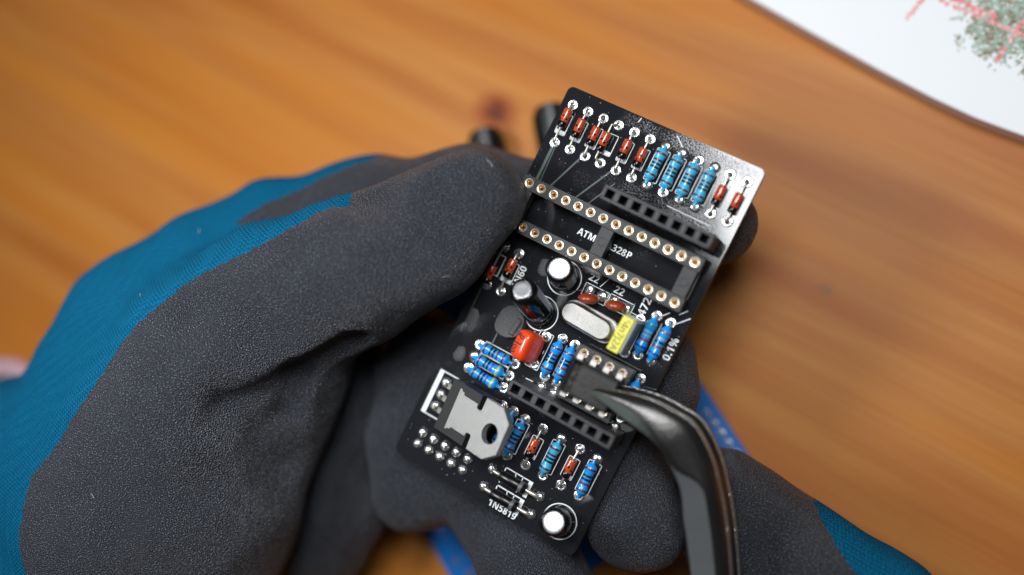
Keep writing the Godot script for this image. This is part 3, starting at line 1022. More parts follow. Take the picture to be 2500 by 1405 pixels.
	for q: Array in [[21.28, 1], [28.86, 1]]:
		outline(Vector2(q[0], 42.3), Vector2(2.2, 3.9), 1)
	for q: float in [25.08, 32.52, 17.5]:
		outline(Vector2(q, 42.2), Vector2(2.5, 6.0))
	for q: float in [30.63, 33.06]:
		outline(Vector2(7.45, q), Vector2(6.0, 2.3))
	outline(Vector2(18.5, 26.2), Vector2(0.05, 6.0))
	outline(Vector2(32.0, 15.0), Vector2(0.05, 6.0))
	joint(Vector2(12.6, 38.5), 0)

	# regulator: moulded body, metal tab with a hole, three legs, lifted at its far end
	var a := deg_to_rad(22.0)
	var frame := Transform3D(Basis(Vector3.UP, 0.05) * Basis(Vector3.BACK, a), Vector3(3.75, 4.5, 42.4))
	var body := Shape.new()
	body.prism(PackedVector2Array([Vector2(0.0, -4.85), Vector2(7.7, -4.85), Vector2(7.7, -2.4), Vector2(8.75, -2.4), Vector2(9.0, -4.3), Vector2(9.15, -4.0), Vector2(9.15, 4.2), Vector2(8.75, 2.4), Vector2(7.7, 2.4), Vector2(7.7, 4.85), Vector2(0.0, 4.85)]), -1.15, -0.02, frame)
	body.box(Vector3(9.1, 3.2, 9.7), frame * up(Vector3(4.6, -2.75, 0)), 0.35)
	var reg := put("voltage_regulator", body.mesh(M.moulded_black), board)
	var tab := Shape.new()
	tab.prism(PackedVector2Array([Vector2(2.3, -3.95), Vector2(2.75, -3.95), Vector2(2.95, -3.6), Vector2(3.5, -3.6), Vector2(3.7, -3.15), Vector2(7.35, -3.15), Vector2(7.45, -2.55), Vector2(7.75, -2.3), Vector2(8.45, -2.3), Vector2(8.75, -2.6), Vector2(8.8, -4.9), Vector2(13.0, -4.9), Vector2(15.5, -2.9), Vector2(15.5, 2.9), Vector2(13.0, 4.9), Vector2(8.8, 4.9), Vector2(8.75, 2.6), Vector2(8.45, 2.3), Vector2(7.75, 2.3), Vector2(7.45, 2.55), Vector2(7.35, 3.15), Vector2(3.7, 3.15), Vector2(3.5, 3.6), Vector2(2.95, 3.6), Vector2(2.75, 3.95), Vector2(2.3, 3.95)]), -1.28, 0.03, frame, 0.07, false, round_plan(Vector2(12.45, 0.3), 1.85, 32))
	put("metal_tab", tab.mesh(M.tinned_tab), reg)
	for k in 3:
		var p := Vector2(1.05, 39.9 + 2.43 * k)
		var leg := Shape.new()
		var from := frame * Vector3(0.1, -2.4, (k - 1) * 2.43)
		leg.box(Vector3(2.2, 0.45, 1.1), Transform3D(Basis(Vector3.BACK, 0.35), from.lerp(at(p, 0.9), 0.45)), 0.1)
		leg.box(Vector3(0.45, 1.3, 0.8), up(at(p, 0.5)), 0.08)
		put("leg", leg.mesh(M.tinned_wire), reg)
		joint(p, 1)
	var qs := Shape.new()
	line(Vector2(-1.05, 38.2), Vector2(2.9, 38.2), 0.2, qs)
	line(Vector2(-1.05, 46.8), Vector2(2.9, 46.8), 0.2, qs)
	line(Vector2(2.9, 38.2), Vector2(2.9, 46.8), 0.2, qs)
	qs.prism(PackedVector2Array([Vector2(-1.25, 38.1), Vector2(-0.35, 38.1), Vector2(-0.35, 46.9), Vector2(-1.25, 46.9)]), 0.0, 0.022)
	put("silkscreen_outline", qs.mesh(M.silk_white), board)

	# ten domed joints of the connector soldered on the other side
	for i in 5:
		joint(Vector2(1.08 + 2.54 * i, 50.3), 1)
		joint(Vector2(1.08 + 2.53 * i, 52.65), 1)

	# two black rectifier diodes
	for q: Array in [[49.55, 49.45], [53.2, 53.12]]:
		var x := Transform3D(lying(0.0), Vector3(20.95, 1.1, q[0]))
		var s := Shape.new()
		s.lathe([Vector2(0.0, -2.75), Vector2(0.9, -2.74), Vector2(1.03, -2.6), Vector2(1.05, 2.6), Vector2(0.9, 2.74), Vector2(0.0, 2.75)], 24)
		var o := put("rectifier_diode", s.mesh(M.rectifier_black), board, x)
		var bnd := Shape.new()
		bnd.lathe([Vector2(1.04, 1.35), Vector2(1.065, 1.38), Vector2(1.065, 2.05), Vector2(1.04, 2.08)], 24)
		put("cathode_band", bnd.mesh(M.rectifier_band), o)
		var inv := x.affine_inverse()
		for g: Array in [[16.2, -1.0], [26.28, 1.0]]:
			var end := Vector3(g[0], 0, q[0])
			var s2 := Shape.new()
			s2.tube([inv * (x * Vector3(0, g[1] * 2.7, 0)), inv * (end + Vector3(-g[1] * 1.0, 1.05, 0)), inv * (end + Vector3(-g[1] * 0.3, 0.85, 0)), inv * (end + Vector3(0, 0.3, 0))], [0.38], 10)
			put("lead", s2.mesh(M.tinned_wire), o)
			joint(Vector2(g[0], q[0]), 1)
		var k := Shape.new()
		var v0: float = q[0]
		line(Vector2(18.35, v0 - 1.5), Vector2(24.0, v0 - 1.5), 0.2, k)
		line(Vector2(18.35, v0 - 1.5), Vector2(18.35, v0 + 1.5), 0.2, k)
		line(Vector2(20.4, v0 - 1.5), Vector2(20.9, v0 - 0.3), 0.16, k)
		line(Vector2(22.0, v0 - 1.5), Vector2(22.0, v0 + 1.5), 0.16, k)
		k.prism(PackedVector2Array([Vector2(23.3, v0 - 1.6), Vector2(24.1, v0 - 1.6), Vector2(24.1, v0 + 1.6), Vector2(23.3, v0 + 1.6)]), 0.0, 0.022)
		put("silkscreen_outline", k.mesh(M.silk_white), board)

	# dull patches of dried residue
	for q: Array in [[Vector2(0.17, 27.31), Vector2(1.25, 2.6), 0.2], [Vector2(8.3, 12.5), Vector2(1.3, 1.7), 0.3], [Vector2(0.8, 34.0), Vector2(1.2, 1.5), 0.0]]:
		var s := Shape.new()
		s.ball(Vector3.ZERO, Vector3(q[1].x, 0.5, q[1].y), 40, 10)
		var wob := noise(0.5, FastNoiseLite.TYPE_SIMPLEX_SMOOTH, 3, 40)
		for i in s.v.size():
			var p := s.v[i]
			var r := 1.0 + 0.22 * wob.get_noise_2d(p.x * 1.2 + q[0].x * 7.0, p.z * 1.2 + q[0].y)
			s.v[i] = Vector3(p.x * r, p.y * (0.5 + r * 0.4), p.z * r)
		put("residue_patch", s.mesh(M.residue), board, Transform3D(Basis(Vector3.UP, q[2]), at(q[0], -0.08)))
	var disc := Shape.new()
	disc.lathe([Vector2(3.0, 0.0), Vector2(2.95, 0.7), Vector2(2.75, 1.05), Vector2(2.5, 1.0), Vector2(2.2, 0.86), Vector2(1.0, 0.95), Vector2(0.0, 1.0)], 40)
	var rim := noise(0.35, FastNoiseLite.TYPE_SIMPLEX_SMOOTH, 3, 41)
	for i in disc.v.size():
		var p := disc.v[i]
		var k := 1.0 + 0.13 * rim.get_noise_2d(p.x, p.z)
		disc.v[i] = Vector3(p.x * k * 0.97, p.y * (1.0 + 0.5 * rim.get_noise_2d(p.z * 2.0, p.x * 2.0)), p.z * k * 1.05)
	put("residue_patch", disc.mesh(M.residue), board, Transform3D(Basis(), Vector3(7.15, 0, 24.2)))
	var bar := Shape.new()
	bar.box(Vector3(1.3, 0.7, 3.4), Transform3D(), 0.25)
	put("residue_patch", bar.mesh(M.residue), board, Transform3D(Basis(Vector3.UP, -0.12), Vector3(8.5, 0.95, 24.5)))
	# specks of dust and flux on the face
	var dust := Shape.new()
	for i in 240:
		var p := Vector2(rng.randf_range(-2.2, 35.8), rng.randf_range(-18.8, 55.4))
		dust.box(Vector3(rng.randf_range(0.05, 0.14), 0.04, rng.randf_range(0.05, 0.14)), up(at(p, 0.02), rng.randf() * TAU))
	var du := put("dust_specks", dust.mesh(M.lint), board)
	du.set_meta("kind", "stuff")


func crystal_mesh() -> ArrayMesh:
	var s := Shape.new()
	s.prism(stadium(Vector2.ZERO, 10.0, 3.9, 0.0, 16), 0.45, 3.1, Transform3D(), 0.0, true)
	s.prism(stadium(Vector2.ZERO, 10.0, 3.9, 0.0, 16), 3.05, 3.3, Transform3D(), 0.2, true)
	s.prism(stadium(Vector2.ZERO, 9.62, 3.52, 0.0, 16), 3.25, 3.48, Transform3D(), 0.16, true)
	return s.mesh(M.nickel_can)


func build_chip() -> void:
	var x := Transform3D(Basis(Vector3.UP, BOARD_YAW), BOARD_AT) * Transform3D(Basis(Vector3.UP, 0.02), Vector3(26.9, 6.3, 26.6))
	var root := base("integrated_circuit", x.origin)
	root.basis = x.basis
	tag(root, "black eight-legged chip being pressed into the small socket by the pliers", "chip")
	var s := Shape.new()
	s.prism(rounded(Vector2.ZERO, Vector2(9.2, 6.2), 0.15), -0.1, 1.75, Transform3D(), 0.3)
	s.prism(rounded(Vector2.ZERO, Vector2(9.1, 6.1), 0.15), -1.6, -0.1)
	put("body", s.mesh(M.chip_black), root)
	var dot := Shape.new()
	dot.lathe([Vector2(0.6, 1.755), Vector2(0.55, 1.765), Vector2(0.0, 1.766)], 20, up(Vector3(3.9, 0, -0.2)))
	put("index_mark", dot.mesh(M.moulded_black), root)
	for r: float in [-1.0, 1.0]:
		for i in 4:
			var p := Shape.new()
			var c := (i - 1.5) * 2.54
			p.box(Vector3(1.15, 0.28, 0.9), up(Vector3(c, -0.05, r * 3.5)), 0.06)
			p.box(Vector3(1.15, 1.2, 0.28), Transform3D(Basis(Vector3.RIGHT, -r * 0.12), Vector3(c, -0.6, r * 3.93)), 0.06)
			p.box(Vector3(0.5, 3.0, 0.28), Transform3D(Basis(Vector3.RIGHT, -r * 0.06), Vector3(c, -2.3, r * 4.03)), 0.06)
			put("pin", p.mesh(M.pin_plating), root)
	lay("marking", root, "TL072CP", 1.0, M.chip_mark, Vector3(-1.0, 1.76, -0.7), PI, false)
	lay("marking", root, "MALAYSIA", 0.9, M.chip_mark, Vector3(-0.6, 1.76, 1.1), PI, false)


# ---------------------------------------------------------------- pliers
func build_pliers() -> void:
	# the jaw's left and right edge and height of its crest, tip to handle
	var st := [
		[Vector3(-41.12, 50.3, 5.91), Vector3(-40.4, 50.3, 4.88)],
		[Vector3(-40, 50.25, 6.76), Vector3(-38.94, 50.25, 4.98)],
		[Vector3(-38.56, 50.2, 7.87), Vector3(-37.04, 50.2, 5.17)],
		[Vector3(-37.33, 50.1, 8.92), Vector3(-35.21, 50.1, 5.49)],
		[Vector3(-36.16, 50, 9.92), Vector3(-33.41, 50, 5.89)],
		[Vector3(-35.05, 50, 10.73), Vector3(-31.77, 50, 6.34)],
		[Vector3(-34, 50, 11.47), Vector3(-30.2, 50, 6.91)],
		[Vector3(-33, 49.9, 12.23), Vector3(-28.58, 49.9, 7.72)],
		[Vector3(-32.03, 49.8, 13.02), Vector3(-27.06, 49.8, 8.58)],
		[Vector3(-31.09, 49.6, 13.92), Vector3(-25.83, 49.6, 9.26)],
		[Vector3(-30.25, 49.4, 14.85), Vector3(-24.77, 49.4, 10.01)],
		[Vector3(-29.66, 49.1, 15.77), Vector3(-23.91, 49.1, 11.04)],
		[Vector3(-29.17, 48.8, 16.72), Vector3(-23.19, 48.8, 12.23)],
		[Vector3(-28.69, 48.5, 17.77), Vector3(-22.54, 48.5, 13.59)],
		[Vector3(-28.23, 48.2, 18.85), Vector3(-22, 48.2, 14.99)],
		[Vector3(-27.79, 47.9, 19.91), Vector3(-21.56, 47.9, 16.23)],
		[Vector3(-27.42, 47.6, 20.99), Vector3(-21.19, 47.6, 17.5)],
		[Vector3(-27.19, 47.3, 22.16), Vector3(-20.87, 47.3, 18.98)],
		[Vector3(-27.07, 47, 23.42), Vector3(-20.58, 47, 20.54)],
		[Vector3(-27.07, 46.65, 24.89), Vector3(-20.28, 46.65, 22.11)],
		[Vector3(-27.08, 46.3, 26.42), Vector3(-20, 46.3, 23.73)],
		[Vector3(-26.94, 45.95, 27.92), Vector3(-19.79, 45.95, 25.42)],
		[Vector3(-26.76, 45.6, 29.41), Vector3(-19.61, 45.6, 27.21)],
		[Vector3(-26.63, 45.3, 30.86), Vector3(-19.46, 45.3, 29.16)],
		[Vector3(-26.49, 45, 32.4), Vector3(-19.34, 45, 31.2)],
		[Vector3(-26.34, 44.7, 34.02), Vector3(-19.25, 44.7, 33.04)],
		[Vector3(-26.14, 44.4, 36.19), Vector3(-19.16, 44.4, 35.35)],
		[Vector3(-25.88, 44, 39.52), Vector3(-19.06, 44, 38.87)],
		[Vector3(-25.5, 43.6, 43.7), Vector3(-18.89, 43.6, 43.18)],
		[Vector3(-24.88, 43.3, 48.62), Vector3(-18.62, 43.3, 48.1)],
		[Vector3(-24.11, 43, 54.23), Vector3(-18.07, 43, 53.64)],
		[Vector3(-23.09, 42.7, 61.38), Vector3(-16.72, 42.7, 60.67)],
		[Vector3(-22.25, 42.4, 67.21), Vector3(-15.48, 42.4, 66.4)],
	]
	var root := base("bent_nose_pliers")
	tag(root, "dark steel bent nose pliers with a ground flat, tip over the chip", "pliers")
	for which in 2:
		var drop := 4.7 * which
		var s := Shape.new()
		var flat := Shape.new()
		var worn := Shape.new()
		var rim := Shape.new()
		var rings := []
		for i in st.size():
			var l: Vector3 = st[i][0]
			var r: Vector3 = st[i][1]
			var k := float(i) / (st.size() - 1)
			var thick := lerpf(1.9, 4.2, clampf(k * 2.2, 0.0, 1.0))
			var g := clampf((i - 14.0) / 4.0, 0.0, 1.0)     # how far the flat is ground in
			var ring := []
			var f0 := lerpf(0.48, 0.09, smoothstep(3.0, 10.0, float(i)))     # the worn face narrows, then the ground flat opens
			var f1 := lerpf(0.09, 0.62, smoothstep(13.0, 18.5, float(i)))
			var d := maxf(f0, f1)
			for q: Array in [[0.05, -1.0], [0.0, -0.4], [0.06, -0.14 - 0.04 * g], [d, -0.05 * maxf(g, d)], [lerpf(d, 0.72, 0.25), -0.01], [lerpf(d, 0.74, 0.5), -0.02 - 0.03 * g], [lerpf(0.72, 0.83, g), -0.15], [lerpf(0.83, 0.90, g), -0.32], [0.94, -0.52], [0.975, -0.56], [1.0, -0.64], [0.98, -1.0]]:
				var p := l.lerp(r, q[0])
				p.y = l.y + q[1] * thick - drop
				if which == 1:
					p = p + (r - l).normalized() * 0.75
				ring.append(p)
			rings.append(ring)
		var m: int = rings[0].size()
		var nn := []
		for i in rings.size():
			var row := []
			for k in m:
				var along: Vector3 = rings[mini(i + 1, rings.size() - 1)][k] - rings[maxi(i - 1, 0)][k]
				var across: Vector3 = rings[i][(k + 1) % m] - rings[i][(k + m - 1) % m]
				row.append(across.cross(along).normalized())
			nn.append(row)
		for i in rings.size() - 1:
			for k in m:
				var j := (k + 1) % m
				var ground_here := which == 0 and i >= 13 and k == 2
				var worn_here := which == 0 and i < 10 and k == 2
				var to := flat if ground_here else (worn if worn_here else (rim if k == 8 or k == 9 else s))
				var a: Vector3 = rings[i][k]
				var b: Vector3 = rings[i + 1][k]
				var c: Vector3 = rings[i + 1][j]
				var d: Vector3 = rings[i][j]
				if k in [0, 8, 9, 10, 11] or k == 2:
					var f := (b - a).cross(c - a).normalized()
					if f.dot(nn[i][k] + nn[i][j]) < 0:
						f = -f
					to.tri(a, b, c, f, f, f)
					to.tri(a, c, d, f, f, f)
				else:
					to.tri(a, b, c, nn[i][k], nn[i + 1][k], nn[i + 1][j])
					to.tri(a, c, d, nn[i][k], nn[i + 1][j], nn[i][j])
		for e: int in [0, rings.size() - 1]:
			var mid := Vector3.ZERO
			for p: Vector3 in rings[e]:
				mid += p / m
			var o: Vector3 = (rings[e][0] - rings[1 if e == 0 else e - 1][0]).normalized()
			for k in m:
				s.face(mid + o * 0.3, rings[e][k], rings[e][(k + 1) % m], o)
		var jaw := put("jaw", s.mesh(M.forged_steel), root)
		if which == 0:
			put("ground_flat", flat.mesh(M.ground_steel), jaw)
			put("worn_face", worn.mesh(M.worn_steel), jaw)
		put("edge", rim.mesh(M.bright_edge), jaw)


# ---------------------------------------------------------------- gloves
# A hand is one skin laid round tapered bones [x, y, z, radius], fingers joined to the palm at their roots;
# surface nets, then parted along the edge of the rubber coating into knit and coating.
class HandSkin:
	var groups := []        # [name, blend inside, blend to the rest, [chains of Vector4]]
	var carves := []        # [[Vector4 ...], blend]
	var bones := []         # [group, a, b, ra, rb]
	var wrinkle: FastNoiseLite
	var edges := {}         # group number -> PackedVector2Array: the coating's edge in plan, knit on its left
	var ragged: FastNoiseLite

	func prepare() -> void:
		for g in groups.size():
			for chain: Array in groups[g][3]:
				for i in chain.size() - 1:
					var p: Vector4 = chain[i]
					var q: Vector4 = chain[i + 1]
					bones.append([g, Vector3(p.x, p.y, p.z), Vector3(q.x, q.y, q.z), p.w, q.w])

	func bone(p: Vector3, b: Array) -> float:
		var a: Vector3 = b[1]
		var ba: Vector3 = b[2] - a
		var h := clampf((p - a).dot(ba) / ba.length_squared(), 0.0, 1.0)
		return p.distance_to(a + ba * h) - lerpf(b[3], b[4], h)

	func blend(a: float, b: float, k: float) -> float:
		if k <= 0.0:
			return minf(a, b)
		var h := maxf(k - absf(a - b), 0.0) / k
		return minf(a, b) - h * h * k * 0.25

	func field(p: Vector3, use: Array) -> float:
		var d := 1e6
		var i := 0
		while i < use.size():
			var g: int = use[i][0]
			var k: float = groups[g][1]
			var dg := 1e6
			while i < use.size() and use[i][0] == g:
				dg = blend(dg, bone(p, use[i]), k)
				i += 1
			d = blend(d, dg, groups[g][2])
		if d < 6.0:
			for c: Array in carves:
				var dc := 1e6
				for j in c[0].size() - 1:
					var a: Vector4 = c[0][j]
					var e: Vector4 = c[0][j + 1]
					dc = minf(dc, bone(p, [0, Vector3(a.x, a.y, a.z), Vector3(e.x, e.y, e.z), a.w, e.w]))
				d = -blend(-d, dc, c[1])
			d += wrinkle.get_noise_3d(p.x, p.y, p.z) * 0.8
		return d

	func owner_of(p: Vector3) -> int:
		var best := 1e6
		var g := 0
		for b: Array in bones:
			var d := bone(p, b)
			if d < best:
				best = d
				g = b[0]
		return g

	func knit_side(p: Vector3) -> float:    # > 0: bare knit
		var g := owner_of(p)
		if not edges.has(g):
			return -5.0
		var line: PackedVector2Array = edges[g]
		var q := Vector2(p.x, p.z)
		var best := 1e9
		var side := 1.0
		var lean := 0.0
		for i in line.size() - 1:
			var c := Geometry2D.get_closest_point_to_segment(q, line[i], line[i + 1])
			var d := q.distance_squared_to(c)
			var off := (line[i + 1] - line[i]).normalized().cross(q - line[i])
			if d < best - 1e-4 or d < best + 1e-4 and absf(off) > absf(lean):
				best = d
				lean = off
				side = signf(off)
		return sqrt(best) * side + ragged.get_noise_3d(p.x, p.y, p.z) * 0.7

	# [knit, coating]
	func build(cell: float, lo: Vector3, hi: Vector3) -> Array:
		prepare()
		var n := Vector3i(((hi - lo) / cell).ceil()) + Vector3i.ONE
		var value := PackedFloat32Array()
		value.resize(n.x * n.y * n.z)
		value.fill(1e6)
		var vert := PackedInt32Array()
		vert.resize(n.x * n.y * n.z)
		vert.fill(-1)
		var size := 8
		var live := []
		var reach := cell * size * 0.87
		for bz in range(0, n.z, size):
			for by in range(0, n.y, size):
				for bx in range(0, n.x, size):
					var mid := lo + (Vector3(bx, by, bz) + Vector3.ONE * size * 0.5) * cell
					var near := 1e6
					var ds := []
					for b: Array in bones:
						var d := bone(mid, b)
						ds.append(d)
						near = minf(near, d)
					if near > reach + 9.0 or near < -reach - 12.0:
						continue
					var use := []
					for i in bones.size():
						if ds[i] < near + 2.0 * reach + 14.0:
							use.append(bones[i])
					live.append(Vector3i(bx, by, bz))
					for z in range(bz, mini(bz + size + 1, n.z)):
						for y in range(by, mini(by + size + 1, n.y)):
							for x in range(bx, mini(bx + size + 1, n.x)):
								var id := (z * n.y + y) * n.x + x
								if value[id] > 9e5:
									value[id] = field(lo + Vector3(x, y, z) * cell, use)
		var pos := PackedVector3Array()
		var step := [1, n.x, n.x * n.y]
		for b: Vector3i in live:
			for z in range(b.z, mini(b.z + size, n.z - 1)):
				for y in range(b.y, mini(b.y + size, n.y - 1)):
					for x in range(b.x, mini(b.x + size, n.x - 1)):
						var id := (z * n.y + y) * n.x + x
						var inside := 0
						var c := PackedFloat32Array()
						c.resize(8)
						for k in 8:
							c[k] = value[id + (k & 1) + ((k >> 1) & 1) * n.x + (k >> 2) * n.x * n.y]
							if c[k] < 0.0:
								inside += 1
						if inside == 0 or inside == 8:
							continue
						var sum := Vector3.ZERO
						var count := 0
						for e: Array in [[0, 1], [2, 3], [4, 5], [6, 7], [0, 2], [1, 3], [4, 6], [5, 7], [0, 4], [1, 5], [2, 6], [3, 7]]:
							var f: float = c[e[0]]
							var g: float = c[e[1]]
							if (f < 0.0) != (g < 0.0):
								var t := clampf(f / (f - g), 0.0, 1.0)
								var p := Vector3(e[0] & 1, (e[0] >> 1) & 1, e[0] >> 2)
								sum += p.lerp(Vector3(e[1] & 1, (e[1] >> 1) & 1, e[1] >> 2), t)
								count += 1
						vert[id] = pos.size()
						pos.append(lo + (Vector3(x, y, z) + sum / count) * cell)
		var quads := PackedInt32Array()
		for b: Vector3i in live:
			for z in range(maxi(b.z, 1), mini(b.z + size, n.z - 1)):
				for y in range(maxi(b.y, 1), mini(b.y + size, n.y - 1)):
					for x in range(maxi(b.x, 1), mini(b.x + size, n.x - 1)):
						var id := (z * n.y + y) * n.x + x
						for a in 3:
							var s: int = step[a]
							if (value[id] < 0.0) == (value[id + s] < 0.0):
								continue
							var p: int = step[(a + 1) % 3]
							var q: int = step[(a + 2) % 3]
							var v0 := vert[id]
							var v1 := vert[id - p]
							var v2 := vert[id - p - q]
							var v3 := vert[id - q]
							if v0 < 0 or v1 < 0 or v2 < 0 or v3 < 0:
								continue
							if value[id] < 0.0:
								quads.append_array([v0, v1, v2, v0, v2, v3])
							else:
								quads.append_array([v0, v2, v1, v0, v3, v2])
		var normal := PackedVector3Array()
		normal.resize(pos.size())
		for i in range(0, quads.size(), 3):
			var f := (pos[quads[i + 1]] - pos[quads[i]]).cross(pos[quads[i + 2]] - pos[quads[i]])
			for k in 3:
				normal[quads[i + k]] += f
		var away := 0.0
		for i in range(0, pos.size(), maxi(1, pos.size() / 60)):
			var use := bones
			away += field(pos[i] + normal[i].normalized() * 0.5, use) - field(pos[i] - normal[i].normalized() * 0.5, use)
		var flip := -1.0 if away < 0.0 else 1.0
		var side := PackedFloat32Array()
		side.resize(pos.size())
		for i in pos.size():
			normal[i] = normal[i].normalized() * flip
			side[i] = knit_side(pos[i])
		var knit := Shape.new()
		var coat := Shape.new()
		for i in range(0, quads.size(), 3):
			var t := [quads[i], quads[i + 1], quads[i + 2]]
			var signs := 0
			for k in 3:
				signs += 1 if side[t[k]] > 0.0 else 0
			if signs == 0 or signs == 3:
				(knit if signs else coat).tri(pos[t[0]], pos[t[1]], pos[t[2]], normal[t[0]], normal[t[1]], normal[t[2]])
				continue
			for k in 3:    # the corner that stands alone comes first
				var alone: bool = (side[t[k]] > 0.0) == (signs == 1)
				if alone:
					var a: int = t[k]
					var b: int = t[(k + 1) % 3]
					var c: int = t[(k + 2) % 3]
					var f := clampf(side[a] / (side[a] - side[b]), 0.02, 0.98)
					var g := clampf(side[a] / (side[a] - side[c]), 0.02, 0.98)
					var pb := pos[a].lerp(pos[b], f)
					var pc := pos[a].lerp(pos[c], g)
					var nb := normal[a].lerp(normal[b], f).normalized()
					var nc := normal[a].lerp(normal[c], g).normalized()
					var mine := knit if signs == 1 else coat
					var other := coat if signs == 1 else knit
					mine.tri(pos[a], pb, pc, normal[a], nb, nc)
					other.tri(pb, pos[b], pos[c], nb, normal[b], normal[c])
					other.tri(pb, pos[c], pc, nb, normal[c], nc)
					break
		return [knit, coat]


func glove(skin: HandSkin, lo: Vector3, hi: Vector3, cell: float, label: String, lint: Array) -> void:
	skin.wrinkle = noise(0.055, FastNoiseLite.TYPE_SIMPLEX_SMOOTH, 2, 6)
	skin.ragged = noise(0.55, FastNoiseLite.TYPE_SIMPLEX_SMOOTH, 2, 8)
	var made: Array = skin.build(cell, lo, hi)
	var root := base("gloved_hand", Vector3((lo.x + hi.x) * 0.5, 0, (lo.z + hi.z) * 0.5))
	var turn := Basis(Vector3.UP, 0.62)       # the knit runs along the hand
	root.basis = turn
	for s: Shape in made:
		for i in s.v.size():
			s.v[i] = turn.inverse() * (s.v[i] - root.position / MM)
			s.n[i] = turn.inverse() * s.n[i]
	tag(root, label, "gloved hand")
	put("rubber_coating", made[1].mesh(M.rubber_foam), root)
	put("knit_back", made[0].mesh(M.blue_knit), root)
	for path: Array in lint:
		var s := Shape.new()
		var p := []
		for q: Vector3 in path:
			p.append(turn.inverse() * (q - root.position / MM))
		s.tube(p, [0.035], 5)
		put("lint_fibre", s.mesh(M.lint), root)


